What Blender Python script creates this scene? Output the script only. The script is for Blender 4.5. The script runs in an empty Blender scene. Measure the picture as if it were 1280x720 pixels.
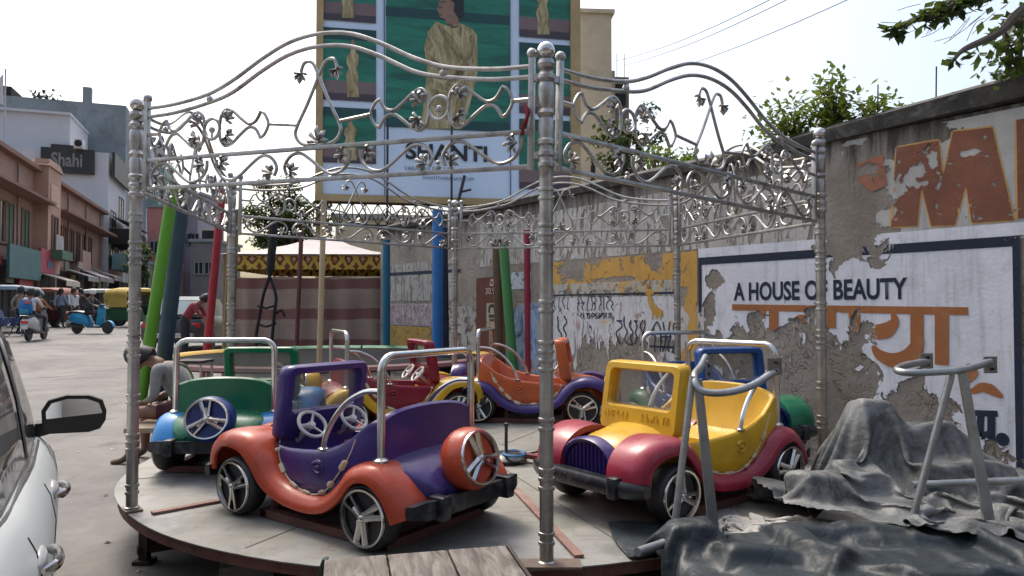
import bpy, bmesh, math, random
from mathutils import Vector, Matrix, Euler, noise
R = math.radians
random.seed(7)
sc = bpy.context.scene
COL = sc.collection

# ------------------------------------------------------------------ camera, sky, sun, exposure
CAMZ, F0, PIT = 1.5, 900.0, math.atan(23 / 900)
cd = bpy.data.cameras.new('camera'); cam = bpy.data.objects.new('camera', cd); COL.objects.link(cam)
cam.location = (0, 0, CAMZ); cam.rotation_euler = (R(90) + PIT, 0, 0)
cd.sensor_width = 36; cd.lens = 36 * F0 / 1280; cd.clip_end = 600; cd.clip_start = 0.05
sc.camera = cam
SUN_EL, SUN_AZ = R(58), R(-35)           # azimuth from +Y towards +X
w = bpy.data.worlds.new('World'); sc.world = w; w.use_nodes = True
wn = w.node_tree.nodes; wl = w.node_tree.links
bg = wn['Background']; sky = wn.new('ShaderNodeTexSky'); sky.sky_type = 'NISHITA'; sky.sun_disc = False
sky.sun_elevation = SUN_EL; sky.sun_rotation = SUN_AZ; sky.dust_density = 6; sky.air_density = 1.2; sky.ozone_density = 1.0
hs = wn.new('ShaderNodeHueSaturation'); hs.inputs['Saturation'].default_value = 0.85
wl.new(sky.outputs[0], hs.inputs['Color']); wl.new(hs.outputs[0], bg.inputs['Color'])
bg.inputs['Strength'].default_value = 0.15
sd = bpy.data.lights.new('sun', 'SUN'); so = bpy.data.objects.new('sun', sd); COL.objects.link(so)
sd.energy = 1.0; sd.angle = R(18); sd.color = (1, .95, .87)
d = Vector((math.sin(SUN_AZ) * math.cos(SUN_EL), math.cos(SUN_AZ) * math.cos(SUN_EL), math.sin(SUN_EL)))
so.rotation_euler = d.to_track_quat('Z', 'Y').to_euler(); so.location = d * 40
sc.view_settings.view_transform = 'Standard'; sc.view_settings.look = 'None'
sc.view_settings.exposure = 0.92; sc.view_settings.gamma = 1.0

# ------------------------------------------------------------------ measuring helpers (photo pixel -> place)
def ray(px, py):
    v = (px - 640) / F0; q = (360 - py) / F0
    y = math.cos(PIT) - q * math.sin(PIT); z = math.sin(PIT) + q * math.cos(PIT)
    return Vector((v / y, 1, z / y))
def at(px, py, Y):
    r = ray(px, py); return Vector((r.x * Y, Y, CAMZ + r.z * Y))
def on_z(px, py, z):
    r = ray(px, py); t = (z - CAMZ) / r.z; return Vector((r.x * t, t, z))
def plane_px(O, th):
    ny = Vector((-math.sin(th), math.cos(th), 0)); nx = Vector((math.cos(th), math.sin(th), 0)); O = Vector((O[0], O[1], 0))
    def f(px, py):
        r = ray(px, py); t = ny.dot(O) / (ny.x * r.x + ny.y); P = r * t
        return (nx.dot(Vector((P.x, P.y, 0)) - O), CAMZ + P.z)
    return f
def gz(Y):                       # the road rises gently away from the ride
    return max(0.0, min(0.55, 0.024 * (Y - 6)))

# ------------------------------------------------------------------ mesh helpers
class MB:
    def __init__(s): s.v = []; s.f = []; s.m = []
    def add(s, vs, fs, mi=0):
        o = len(s.v); s.v += [tuple(v) for v in vs]; s.f += [tuple(i + o for i in f) for f in fs]; s.m += [mi] * len(fs); return s
    def box(s, c, d, rot=None, bev=0, mi=0, seg=2):
        bm = bmesh.new(); bmesh.ops.create_cube(bm, size=1)
        bmesh.ops.scale(bm, vec=d, verts=bm.verts)
        if bev: bmesh.ops.bevel(bm, geom=bm.edges[:], offset=bev, segments=seg, profile=.6, affect='EDGES')
        M = Matrix.Translation(c) @ (Euler(rot).to_matrix().to_4x4() if rot else Matrix())
        bm.verts.index_update()
        s.add([M @ v.co for v in bm.verts], [[v.index for v in f.verts] for f in bm.faces], mi); bm.free(); return s
    def tube(s, pts, r, n=8, closed=False, mi=0, flat=1.0):
        pts = [Vector(p) for p in pts]; m = len(pts)
        rs = r if isinstance(r, (list, tuple)) else [r] * m
        T = []
        for i in range(m):
            a = pts[i - 1] if (i or closed) else pts[i]; b = pts[(i + 1) % m] if (i < m - 1 or closed) else pts[i]
            t = (b - a); T.append(t.normalized() if t.length > 1e-9 else Vector((0, 0, 1)))
        u = T[0].orthogonal().normalized(); vs = []
        for i in range(m):
            u = (u - T[i] * u.dot(T[i]));  u = u.normalized() if u.length > 1e-6 else T[i].orthogonal().normalized()
            b = T[i].cross(u)
            for k in range(n):
                a = 2 * math.pi * k / n
                vs.append(pts[i] + (u * math.cos(a) + b * math.sin(a) * flat) * rs[i])
        fs = []
        for i in range(m if closed else m - 1):
            j = (i + 1) % m
            for k in range(n):
                fs.append((i * n + k, i * n + (k + 1) % n, j * n + (k + 1) % n, j * n + k))
        if not closed: fs += [tuple(range(n - 1, -1, -1)), tuple((m - 1) * n + k for k in range(n))]
        return s.add(vs, fs, mi)
    def lathe(s, prof, n=16, M=None, mi=0, close=True):
        M = M or Matrix(); vs = []; fs = []; m = len(prof)
        for r, z in prof:
            for k in range(n):
                a = 2 * math.pi * k / n; vs.append(M @ Vector((r * math.cos(a), r * math.sin(a), z)))
        for i in range(m - 1):
            for k in range(n): fs.append((i * n + k, i * n + (k + 1) % n, (i + 1) * n + (k + 1) % n, (i + 1) * n + k))
        if close: fs += [tuple(range(n - 1, -1, -1)), tuple((m - 1) * n + k for k in range(n))]
        return s.add(vs, fs, mi)
    def ball(s, c, r, n=10, mi=0, M=None):
        rr = r if isinstance(r, (tuple, list)) else (r, r, r); k = max(4, n // 2 + 1)
        X = Matrix.Translation(c) @ (M or Matrix()) @ Matrix.Diagonal((*rr, 1))
        return s.lathe([(max(.02, math.sin(math.pi * i / k)), -math.cos(math.pi * i / k)) for i in range(k + 1)], n, X, mi)
    def loft(s, secs, closed=True, caps=True, mi=0):
        n = len(secs[0]); vs = [p for q in secs for p in q]; fs = []
        for i in range(len(secs) - 1):
            for k in range(n if closed else n - 1):
                fs.append((i * n + k, i * n + (k + 1) % n, (i + 1) * n + (k + 1) % n, (i + 1) * n + k))
        if caps and closed: fs += [tuple(range(n - 1, -1, -1)), tuple((len(secs) - 1) * n + k for k in range(n))]
        return s.add(vs, fs, mi)
    def prism(s, pts, M, t, mi=0):    # 2D outline (x,y) -> matrix M, thickness t along local z
        n = len(pts); vs = [M @ Vector((x, y, 0)) for x, y in pts] + [M @ Vector((x, y, t)) for x, y in pts]
        fs = [tuple(range(n - 1, -1, -1)), tuple(range(n, 2 * n))] + [(i, (i + 1) % n, n + (i + 1) % n, n + i) for i in range(n)]
        return s.add(vs, fs, mi)
    def sheet(s, pts, mi=0): return s.add(pts, [tuple(range(len(pts)))], mi)
    def build(s, name, mats, parent=None, smooth=True, ang=38, recalc=True):
        me = bpy.data.meshes.new(name); me.from_pydata(s.v, [], s.f)
        for m in (mats if isinstance(mats, (list, tuple)) else [mats]): me.materials.append(m)
        me.polygons.foreach_set('material_index', s.m)
        if recalc:
            bm = bmesh.new(); bm.from_mesh(me); bmesh.ops.recalc_face_normals(bm, faces=bm.faces); bm.to_mesh(me); bm.free()
        if smooth:
            me.polygons.foreach_set('use_smooth', [True] * len(me.polygons)); me.set_sharp_from_angle(angle=R(ang))
        me.update()
        return mobj(name, me, parent)
def mobj(name, me, parent=None):
    o = bpy.data.objects.new(name, me); COL.objects.link(o)
    if parent: o.parent = parent
    return o
def tag(o, label=None, cat=None, group=None, kind=None):
    if label: o['label'] = label
    if cat: o['category'] = cat
    if group: o['group'] = group
    if kind: o['kind'] = kind
    return o
def thing(name, loc, rz, label, cat, group=None):
    o = bpy.data.objects.new(name, None); COL.objects.link(o); o.empty_display_size = .2
    o.location = loc; o.rotation_euler = (0, 0, rz); return tag(o, label, cat, group)
def cat(pts, n=6, closed=False):       # Catmull-Rom smoothing
    P = [Vector(p) for p in pts]; m = len(P); out = []
    for i in range(m if closed else m - 1):
        p0 = P[(i - 1) % m] if (i or closed) else P[0]; p1 = P[i]; p2 = P[(i + 1) % m]
        p3 = P[(i + 2) % m] if (i + 2 < m or closed) else P[-1]
        for k in range(n):
            t = k / n
            out.append(.5 * ((2 * p1) + (p2 - p0) * t + (2 * p0 - 5 * p1 + 4 * p2 - p3) * t * t + (3 * p1 - p0 - 3 * p2 + p3) * t ** 3))
    if not closed: out.append(P[-1])
    return out
def lerp(a, b, t): return a + (b - a) * t
def interp(tab, x):
    for (a, va), (b, vb) in zip(tab, tab[1:]):
        if a <= x <= b: return lerp(va, vb, (x - a) / (b - a))
    return tab[0][1] if x < tab[0][0] else tab[-1][1]
def mesh_text(body, off=0.0, ext=0.0):
    cu = bpy.data.curves.new('t', 'FONT'); cu.body = body; cu.offset = off; cu.extrude = ext; cu.resolution_u = 4
    o = bpy.data.objects.new('t', cu); COL.objects.link(o); bpy.context.view_layer.update()
    me = bpy.data.meshes.new_from_object(o.evaluated_get(bpy.context.evaluated_depsgraph_get()))
    bpy.data.objects.remove(o); bpy.data.curves.remove(cu); return me
def text(name, body, M, w, h, mat, parent, off=0.0, ext=0.0, shear=0.0):
    """lettering stretched to w x h; M places its lower-left corner, local x = reading direction, y = up, z = outwards"""
    me = mesh_text(body, off, ext); xs = [v.co.x for v in me.vertices]; ys = [v.co.y for v in me.vertices]
    x0, x1, y0, y1 = min(xs), max(xs), min(ys), max(ys)
    for v in me.vertices:
        x = (v.co.x - x0) / (x1 - x0) * w; y = (v.co.y - y0) / (y1 - y0) * h
        v.co = M @ Vector((x, y + shear * x, v.co.z))
    me.materials.clear(); me.materials.append(mat); me.name = name
    return mobj(name, me, parent)
def stroke(mb, pts, wd, M, n=8, smooth=True):    # flat painted brush stroke in M's xy plane
    P = [Vector((p[0], p[1], 0)) for p in pts]
    if smooth and len(P) > 2: P = cat(P, n)
    ws = wd if isinstance(wd, (list, tuple)) else [wd, wd]
    L = []; 
    for i, p in enumerate(P):
        t = (P[min(i + 1, len(P) - 1)] - P[max(i - 1, 0)]).normalized(); nn = Vector((-t.y, t.x, 0))
        f = i / (len(P) - 1) * (len(ws) - 1); k = min(int(f), len(ws) - 2); ww = lerp(ws[k], ws[k + 1], f - k) / 2
        L += [M @ (p + nn * ww), M @ (p - nn * ww)]
    mb.add(L, [(2 * i, 2 * i + 1, 2 * i + 3, 2 * i + 2) for i in range(len(P) - 1)])

# ------------------------------------------------------------------ materials
def nodes(name):
    m = bpy.data.materials.new(name); m.use_nodes = True; nt = m.node_tree
    return m, nt, nt.nodes['Principled BSDF']
def N(nt, t, **kw):
    n = nt.nodes.new(t)
    for k, v in kw.items():
        if k in n.inputs: n.inputs[k].default_value = v
        else: setattr(n, k, v)
    return n
def nz(nt, co, scale, detail=5, rough=.6, dist=0):
    n = N(nt, 'ShaderNodeTexNoise', Scale=scale, Detail=detail, Roughness=rough, Distortion=dist); nt.links.new(co, n.inputs['Vector']); return n.outputs['Fac']
def ramp(nt, x, a, b, ca=(0, 0, 0, 1), cb=(1, 1, 1, 1)):
    r = N(nt, 'ShaderNodeValToRGB'); e = r.color_ramp.elements; e[0].position = a; e[1].position = b; e[0].color = ca; e[1].color = cb
    nt.links.new(x, r.inputs[0]); return r.outputs[0]
def mix(nt, f, a, b, mode='MIX'):
    m = N(nt, 'ShaderNodeMix', data_type='RGBA', blend_type=mode)
    for i, x in ((0, f), (6, a), (7, b)):
        if hasattr(x, 'links'): nt.links.new(x, m.inputs[i])
        elif i == 0: m.inputs[0].default_value = x
        else: m.inputs[i].default_value = (*x[:3], 1)
    return m.outputs[2]
def mth(nt, op, a, b=None, c=None):
    m = N(nt, 'ShaderNodeMath', operation=op)
    for i, x in enumerate((a, b, c)):
        if x is None: continue
        if hasattr(x, 'links'): nt.links.new(x, m.inputs[i])
        else: m.inputs[i].default_value = x
    return m.outputs[0]
def obco(nt): return N(nt, 'ShaderNodeTexCoord').outputs['Object']
def bump(nt, b, h, strength=.4, dist=.01):
    n = N(nt, 'ShaderNodeBump', Strength=strength, Distance=dist); nt.links.new(h, n.inputs['Height']); nt.links.new(n.outputs[0], b.inputs['Normal'])
MC = {}
def mk(name, col, rough=.5, metal=0, var=.18, vs=4, dirt=None, dirt_amt=.35, ds=6, bmp=0, bs=60, spec=.5, coat=0, rvar=.12):
    """a plain worn surface: slow tone drift, dirt or chips in patches, roughness drift, optional grain"""
    if name in MC: return MC[name]
    m, nt, b = nodes(name); L = nt.links; co = obco(nt)
    n1 = nz(nt, co, vs, 6, .65)
    c = mix(nt, ramp(nt, n1, .3, .7), [x * (1 - var) for x in col], [min(1, x * (1 + var)) for x in col])
    if dirt:
        n2 = nz(nt, co, ds, 8, .7, .6)
        c = mix(nt, mth(nt, 'MULTIPLY', ramp(nt, n2, .52, .68), dirt_amt), c, dirt)
    L.new(c, b.inputs['Base Color'])
    n3 = nz(nt, co, vs * 3, 5, .7)
    L.new(mth(nt, 'ADD', mth(nt, 'MULTIPLY', n3, 2 * rvar), rough - rvar), b.inputs['Roughness'])
    b.inputs['Metallic'].default_value = metal; b.inputs['Specular IOR Level'].default_value = spec
    b.inputs['Coat Weight'].default_value = coat
    if bmp: bump(nt, b, nz(nt, co, bs, 6, .7), bmp, .01)
    MC[name] = m; return m
def fibre(name, col, dust=.16):        # moulded fibreglass paint: glossy, dusty, scuffed
    if name in MC: return MC[name]
    m, nt, b = nodes(name); L = nt.links; co = obco(nt)
    c = mix(nt, ramp(nt, nz(nt, co, 3, 4), .3, .7), [x * .82 for x in col], [min(1, x * 1.12) for x in col])
    geo = N(nt, 'ShaderNodeNewGeometry'); sx = N(nt, 'ShaderNodeSeparateXYZ'); L.new(geo.outputs['Normal'], sx.inputs[0])
    up = ramp(nt, sx.outputs[2], .1, 1.0)
    d1 = mth(nt, 'MULTIPLY', mth(nt, 'MULTIPLY', up, ramp(nt, nz(nt, co, 7, 8, .75), .35, .75)), dust)
    c = mix(nt, d1, c, (.42, .38, .33))
    ch = ramp(nt, nz(nt, co, 18, 10, .85, .4), .665, .69)
    mp = N(nt, 'ShaderNodeMapping'); mp.inputs['Scale'].default_value = (4, 30, 60); mp.inputs['Rotation'].default_value = (.4, .5, .7); L.new(co, mp.inputs[0])
    c = mix(nt, mth(nt, 'MULTIPLY', ramp(nt, nz(nt, mp.outputs[0], 2.2, 5, .7), .66, .70), .35), c, [min(1, x * 1.5 + .08) for x in col])
    c = mix(nt, mth(nt, 'MULTIPLY', ramp(nt, nz(nt, co, 2.1, 8, .7, .7), .48, .70), .45), c, [x * .45 + .012 for x in col])
    c = mix(nt, mth(nt, 'MULTIPLY', ch, .7), c, (.46, .40, .33))
    gr = ramp(nt, nz(nt, co, 9, 9, .8), .60, .80)
    c = mix(nt, mth(nt, 'MULTIPLY', gr, .6), c, (.045, .04, .035))
    L.new(c, b.inputs['Base Color'])
    L.new(mth(nt, 'ADD', mth(nt, 'ADD', mth(nt, 'MULTIPLY', d1, .8), mth(nt, 'MULTIPLY', gr, .3)), .24), b.inputs['Roughness'])
    b.inputs['Specular IOR Level'].default_value = .38
    bump(nt, b, nz(nt, co, 14, 4), .12, .01)
    MC[name] = m; return m
def glass(name, tint, rough=.05, tr=.6):
    if name in MC: return MC[name]
    m, nt, b = nodes(name); L = nt.links
    t = N(nt, 'ShaderNodeBsdfTransparent'); t.inputs[0].default_value = (*tint, 1)
    g = N(nt, 'ShaderNodeMixShader'); L.new(t.outputs[0], g.inputs[1]); L.new(b.outputs[0], g.inputs[2])
    b.inputs['Base Color'].default_value = (.30, .29, .27, 1); b.inputs['Roughness'].default_value = rough
    co = obco(nt); f = mth(nt, 'ADD', mth(nt, 'MULTIPLY', ramp(nt, nz(nt, co, 9, 7), .35, .8), .3), 1 - tr - .1)
    L.new(f, g.inputs[0]); L.new(g.outputs[0], nt.nodes['Material Output'].inputs[0]); MC[name] = m; return m
chrome = mk('chrome', (.56, .55, .53), .20, 1, .12, 6, (.28, .2, .14), .45, 14)
steel = mk('dull_steel', (.37, .36, .34), .42, 1, .30, 5, (.12, .085, .06), .6, 9)
tyre_m = mk('moulded_black_rubber', (.018, .018, .02), .55, 0, .3, 8, (.12, .11, .1), .25)
black_m = mk('black_gloss', (.012, .014, .018), .30, 0, .2, 8, (.22, .22, .21), .3, 12)
rust = mk('rusty_red_iron', (.105, .040, .030), .75, 0, .35, 6, (.16, .09, .06), .6, 10, .3, 80)
dkiron = mk('dark_brown_iron', (.030, .020, .017), .7, 0, .4, 8, (.12, .09, .07), .5, 10, .3, 80)
galv = mk('galvanised_steel', (.34, .35, .35), .42, .85, .25, 7, (.22, .18, .14), .5, 12, .1, 60)
wood = mk('wood', (.19, .13, .08), .8, 0, .3, 5, (.08, .06, .05), .5, 8, .3, 50)
cream = mk('cream_filler', (.55, .47, .33), .7, 0, .25, 20, (.2, .15, .1), .5, 30)
darkvoid = mk('dark_interior', (.015, .014, .013), .9)
skin = mk('brown_skin', (.19, .095, .06), .55, 0, .1)
hairm = mk('black_hair', (.010, .009, .009), .55)
# ================================================================== GROUND
def ground_mat():
    m, nt, b = nodes('dusty_asphalt'); L = nt.links; co = obco(nt)
    a = mix(nt, ramp(nt, nz(nt, co, .35, 7, .7, .5), .38, .62), (.118, .112, .106), (.205, .194, .180))
    a = mix(nt, mth(nt, 'MULTIPLY', ramp(nt, nz(nt, co, 2.3, 9, .75), .5, .7), .6), a, (.23, .213, .188))
    a = mix(nt, mth(nt, 'MULTIPLY', ramp(nt, nz(nt, co, 1.1, 9, .7, 1.2), .56, .64), .6), a, (.08, .073, .067))
    sp = ramp(nt, nz(nt, co, 140, 3, .6), .62, .7)
    a = mix(nt, mth(nt, 'MULTIPLY', sp, .45), a, (.06, .055, .05))
    L.new(a, b.inputs['Base Color']); b.inputs['Roughness'].default_value = .85
    bump(nt, b, mth(nt, 'ADD', nz(nt, co, 70, 6, .7), mth(nt, 'MULTIPLY', nz(nt, co, 3, 5), 2.0)), .5, .012); return m
gm = ground_mat()
mb = MB(); ys = [-20, -5, 0, 3, 6, 9, 12, 16, 20, 24, 29, 40, 60, 100, 200, 400]; xs = [-300, -120, -60, -30, -15, -8, 0, 8, 15, 30, 60, 120, 300]
mb.add([(x, y, gz(y)) for y in ys for x in xs], [(j * len(xs) + i, j * len(xs) + i + 1, (j + 1) * len(xs) + i + 1, (j + 1) * len(xs) + i) for j in range(len(ys) - 1) for i in range(len(xs) - 1)])
tag(mb.build('ground', gm), kind='structure')
# a tar seam crossing the road
mb = MB(); pts = []
for i, (x, y) in enumerate([(48, 472), (75, 471), (95, 469), (112, 465), (132, 463), (152, 461), (175, 460)]):
    r = ray(x, y); t = 11.0
    for _ in range(30): t = (gz(t) - CAMZ) / r.z
    pts.append(Vector((r.x * t, t, 0)))
pts = cat(pts, 8); vs = []
for i, p in enumerate(pts):
    k = .04 + .05 * noise.noise((i * .5, 0, 0)); o = .12 * noise.noise((i * .35, 3, 0))
    for sgn in (-1, 1): y = p.y + o + sgn * max(.015, k); vs.append((p.x, y, gz(y) + .004))
mb.add(vs, [(2 * i, 2 * i + 1, 2 * i + 3, 2 * i + 2) for i in range(len(pts) - 1)])
tag(mb.build('road_seam', mk('tar', (.085, .078, .07), .8)), kind='structure')

# ================================================================== THE LONG PEELING WALL (local x towards the viewer, y into the wall)
WTH = R(-55); WO = (.819 * 6.1, .574 * 6.1)
wpx = plane_px(WO, WTH)
WM = Matrix.Translation((WO[0], WO[1], 0)) @ Matrix.Rotation(WTH, 4, 'Z')
def plaster_mat():
    m, nt, b = nodes('old_plaster'); L = nt.links; co = obco(nt)
    a = mix(nt, ramp(nt, nz(nt, co, 1.3, 8, .7), .35, .65), (.225, .198, .165), (.36, .325, .28))
    v = N(nt, 'ShaderNodeTexVoronoi', feature='DISTANCE_TO_EDGE', Scale=11.0); 
    wp = N(nt, 'ShaderNodeVectorMath', operation='ADD'); nn = N(nt, 'ShaderNodeTexNoise', Scale=4.0, Detail=5); L.new(co, nn.inputs['Vector'])
    sc_ = N(nt, 'ShaderNodeVectorMath', operation='SCALE', Scale=.55); L.new(nn.outputs['Color'], sc_.inputs[0]); L.new(co, wp.inputs[0]); L.new(sc_.outputs[0], wp.inputs[1]); L.new(wp.outputs[0], v.inputs['Vector'])
    sx = N(nt, 'ShaderNodeSeparateXYZ'); L.new(co, sx.inputs[0])
    low = ramp(nt, mth(nt, 'ADD', mth(nt, 'DIVIDE', sx.outputs[2], 3), mth(nt, 'MULTIPLY', nz(nt, co, 2, 5), .25)), .58, .72, (1, 1, 1, 1), (0, 0, 0, 1))
    cr = mth(nt, 'MULTIPLY', ramp(nt, v.outputs['Distance'], .0, .05, (1, 1, 1, 1), (0, 0, 0, 1)), low)
    cr = mth(nt, 'MULTIPLY', cr, ramp(nt, nz(nt, co, 3.1, 4), .45, .6))
    a = mix(nt, mth(nt, 'MULTIPLY', cr, .38), a, (.08, .064, .05))
    # weather streaks and black mould near the top
    mp = N(nt, 'ShaderNodeMapping'); mp.inputs['Scale'].default_value = (3.2, 1, .45); L.new(co, mp.inputs[0])
    st = nz(nt, mp.outputs[0], 2.2, 8, .7, .3)
    top = ramp(nt, mth(nt, 'ADD', sx.outputs[2], mth(nt, 'MULTIPLY', st, 1.2)), 3.0 / 4, 3.5 / 4)
    tp = N(nt, 'ShaderNodeMapRange'); tp.inputs[1].default_value = 2.35; tp.inputs[2].default_value = 3.15; L.new(sx.outputs[2], tp.inputs[0])
    mould = ramp(nt, mth(nt, 'ADD', mth(nt, 'MULTIPLY', tp.outputs[0], .42), st), .66, .86)
    a = mix(nt, mth(nt, 'MULTIPLY', mould, .85), a, (.045, .042, .036))
    wsh = ramp(nt, nz(nt, mp.outputs[0], 3.5, 9, .75, .5), .60, .66)
    hi = ramp(nt, tp.outputs[0], 0, .25)
    a = mix(nt, mth(nt, 'MULTIPLY', mth(nt, 'MULTIPLY', wsh, hi), .5), a, (.40, .39, .36))
    L.new(a, b.inputs['Base Color']); b.inputs['Roughness'].default_value = .92; b.inputs['Specular IOR Level'].default_value = .2
    h = mth(nt, 'SUBTRACT', mth(nt, 'ADD', nz(nt, co, 7, 10, .78), mth(nt, 'MULTIPLY', nz(nt, co, 3, 5), .8)), mth(nt, 'MULTIPLY', cr, .9))
    bump(nt, b, h, .9, .045); return m
def paint(name, col, holes, nscale=3.0, namp=.9, flake=.0, scrib=None, stain=(.30, .27, .23), streak=False, tone=.12):
    """flaking wall paint: holes = ellipses (s, z, rs, rz) in wall coordinates where it has come off, with ragged edges"""
    m, nt, b = nodes(name); L = nt.links; co = obco(nt); mask = None
    for s, z, rs, rz in holes:
        q = N(nt, 'ShaderNodeVectorMath', operation='SUBTRACT'); L.new(co, q.inputs[0]); q.inputs[1].default_value = (s, 0, z)
        k = N(nt, 'ShaderNodeVectorMath', operation='MULTIPLY'); L.new(q.outputs[0], k.inputs[0]); k.inputs[1].default_value = (1 / rs, 0, 1 / rz)
        ln = N(nt, 'ShaderNodeVectorMath', operation='LENGTH'); L.new(k.outputs[0], ln.inputs[0])
        mask = ln.outputs['Value'] if mask is None else mth(nt, 'MINIMUM', mask, ln.outputs['Value'])
    mp = N(nt, 'ShaderNodeMapping'); mp.inputs['Scale'].default_value = (2.2, 1, .5) if streak else (1, 1, 1); L.new(co, mp.inputs[0])
    n1 = nz(nt, mp.outputs[0], nscale, 9, .62, .5)
    nn = mth(nt, 'MULTIPLY', mth(nt, 'SUBTRACT', n1, .5), namp * 4.2)
    if mask is None: mask = mth(nt, 'ADD', 2.0, 0)
    e = mth(nt, 'ADD', mask, nn)
    al = mth(nt, 'GREATER_THAN', e, 1.0)
    if flake:
        f2 = nz(nt, mp.outputs[0], 7.0, 9, .7, .6); al = mth(nt, 'MULTIPLY', al, mth(nt, 'LESS_THAN', f2, 1 - flake))
    c = mix(nt, ramp(nt, nz(nt, co, 1.7, 7, .7), .3, .7), [x * (1 - tone) for x in col], [min(1, x * (1 + tone)) for x in col])
    c = mix(nt, mth(nt, 'MULTIPLY', ramp(nt, nz(nt, co, 5, 9, .75, .4), .52, .75), .5), c, stain)
    ms = N(nt, 'ShaderNodeMapping'); ms.inputs['Scale'].default_value = (5, 1, .35); L.new(co, ms.inputs[0])
    c = mix(nt, mth(nt, 'MULTIPLY', ramp(nt, nz(nt, ms.outputs[0], 2.4, 8, .72, .2), .50, .74), .42), c, [x * .45 for x in stain])
    c = mix(nt, mth(nt, 'MULTIPLY', ramp(nt, nz(nt, co, 60, 6, .8), .66, .74), .5), c, [x * .6 for x in stain])
    if scrib:
        for colr, s_, t0, t1, str_ in scrib:
            mq = N(nt, 'ShaderNodeMapping'); mq.inputs['Scale'].default_value = str_; L.new(co, mq.inputs[0])
            c = mix(nt, ramp(nt, nz(nt, mq.outputs[0], s_, 6, .6, 1.4), t0, t1), c, colr)
    L.new(c, b.inputs['Base Color']); b.inputs['Roughness'].default_value = .75; b.inputs['Specular IOR Level'].default_value = .3
    edge = ramp(nt, e, 1.0, 1.12)
    bump(nt, b, mth(nt, 'ADD', mth(nt, 'MULTIPLY', edge, .6), mth(nt, 'MULTIPLY', nz(nt, co, 30, 6, .7), .35)), .5, .02)
    t = N(nt, 'ShaderNodeBsdfTransparent'); g = N(nt, 'ShaderNodeMixShader')
    L.new(al, g.inputs[0]); L.new(t.outputs[0], g.inputs[1]); L.new(b.outputs[0], g.inputs[2]); L.new(g.outputs[0], nt.nodes['Material Output'].inputs[0])
    return m
wall = thing('wall', (WO[0], WO[1], 0), WTH, 'long old roadside wall with peeling painted advertisements, running behind the ride', 'wall')
mb = MB(); mb.box((-5.6, .16, 1.5), (15.4, .32, 3.0)); mb.build('masonry', plaster_mat(), wall)
def coping():
    mb = MB(); n = 60; secs = []
    for i in range(n + 1):
        s = -13.3 + 15.4 * i / n
        j = .03 * noise.noise((s * 1.3, 5, 0)); k = .03 * noise.noise((s * 2.1, 9, 0)); up = max(0, (s + 4.5) * .055)
        secs.append([(s, -.05 + j, 2.97 + up * .5), (s, -.075 + j, 3.05 + up), (s, .02, 3.10 + up + k), (s, .25, 3.11 + up + k), (s, .37 + j, 3.05 + up), (s, .36, 2.97)])
    return mb.loft(secs)
coping().build('coping', mk('mouldy_coping', (.055, .052, .046), .9, 0, .5, 4, (.20, .19, .17), .6, 5, .6, 40), wall, ang=60)
def wp(x, y, off): s, z = wpx(x, y); return (s, -off, z)
def wrect(name, x0, x1, z0, z1, off, m):      # x in px, z in metres
    a = wpx(x0, 380)[0]; b_ = wpx(x1, 380)[0]
    return MB().sheet([(a, -off, z0), (b_, -off, z0), (b_, -off, z1), (a, -off, z1)]).build(name, m, wall, smooth=False, recalc=False)
def hole(x, y, dx, dy):
    s, z = wpx(x, y); return (s, z, abs(wpx(x + dx, y)[0] - wpx(x - dx, y)[0]) / 2, abs(wpx(x, y - dy)[1] - wpx(x, y + dy)[1]) / 2)
H_board = [hole(1150, 560, 60, 60), hole(1000, 500, 105, 92), hole(1075, 262, 45, 62), hole(1142, 510, 50, 45), hole(1030, 455, 55, 45), hole(938, 440, 45, 40), hole(1110, 590, 150, 50), hole(880, 470, 12, 70), hole(1060, 300, 50, 30)]
navy, rust_p, ochre = (.014, .024, .045), (.185, .072, .043), (.50, .29, .07)
m_white = paint('white_wall_paint', (.64, .66, .71), H_board + [hole(893, 352, 10, 12), hole(888, 385, 8, 22)], 4.0, .85, .30)
m_navy = paint('navy_wall_paint', navy, H_board, 4.0, .85, .33, stain=(.04, .05, .07))
m_rust = paint('rust_red_wall_paint', rust_p, H_board + [hole(1148, 218, 18, 12), hole(1165, 203, 8, 14), hole(1215, 190, 12, 4)], 5.5, 1.0, .41, stain=(.30, .17, .12), tone=.3)
m_orng = paint('orange_wall_paint', (.33, .125, .045), H_board, 4.0, .85, .33, stain=(.48, .25, .12))
m_wash = paint('whitewash', (.40, .395, .375), [hole(1062, 255, 52, 75), hole(1000, 230, 60, 120), hole(1090, 300, 40, 35), hole(1130, 175, 60, 22)], 2.4, .75, .36, stain=(.26, .245, .21), tone=.2)
# upper zone with the big red letters
wrect('whitewash', 1030, 1420, 2.00, 2.97, .004, m_wash)
def wpoly(name, pts, off, m): return MB().sheet([wp(x, y, off) for x, y in pts]).build(name, m, wall, smooth=False, recalc=False)
LM = [(1121.4, 184.5), (1173.8, 175.5), (1179, 224), (1191.8, 164.7), (1240.6, 159.3), (1267.7, 274.8), (1215.3, 278.4), (1208, 229.7), (1193.6, 281), (1164.8, 282), (1152, 231.5), (1146.7, 282), (1114, 283.8)]
m_och = paint('ochre_edge_paint', (.52, .30, .10), H_board, 3.2, .5, .36)
mb = MB()
ps = [wpx(*p) for p in LM]; MW = Matrix(((1, 0, 0, 0), (0, 0, -1, -.006), (0, 1, 0, 0), (0, 0, 0, 1)))
def stroke_w(pts_px, w, off, sm=True):
    return [(wpx(*p)) for p in pts_px], w, Matrix(((1, 0, 0, 0), (0, 0, -1, -off), (0, 1, 0, 0), (0, 0, 0, 1))), sm
for a, b_ in zip(ps, ps[1:] + ps[:1]): stroke(mb, [a, b_], .024, MW, smooth=False)
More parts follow.
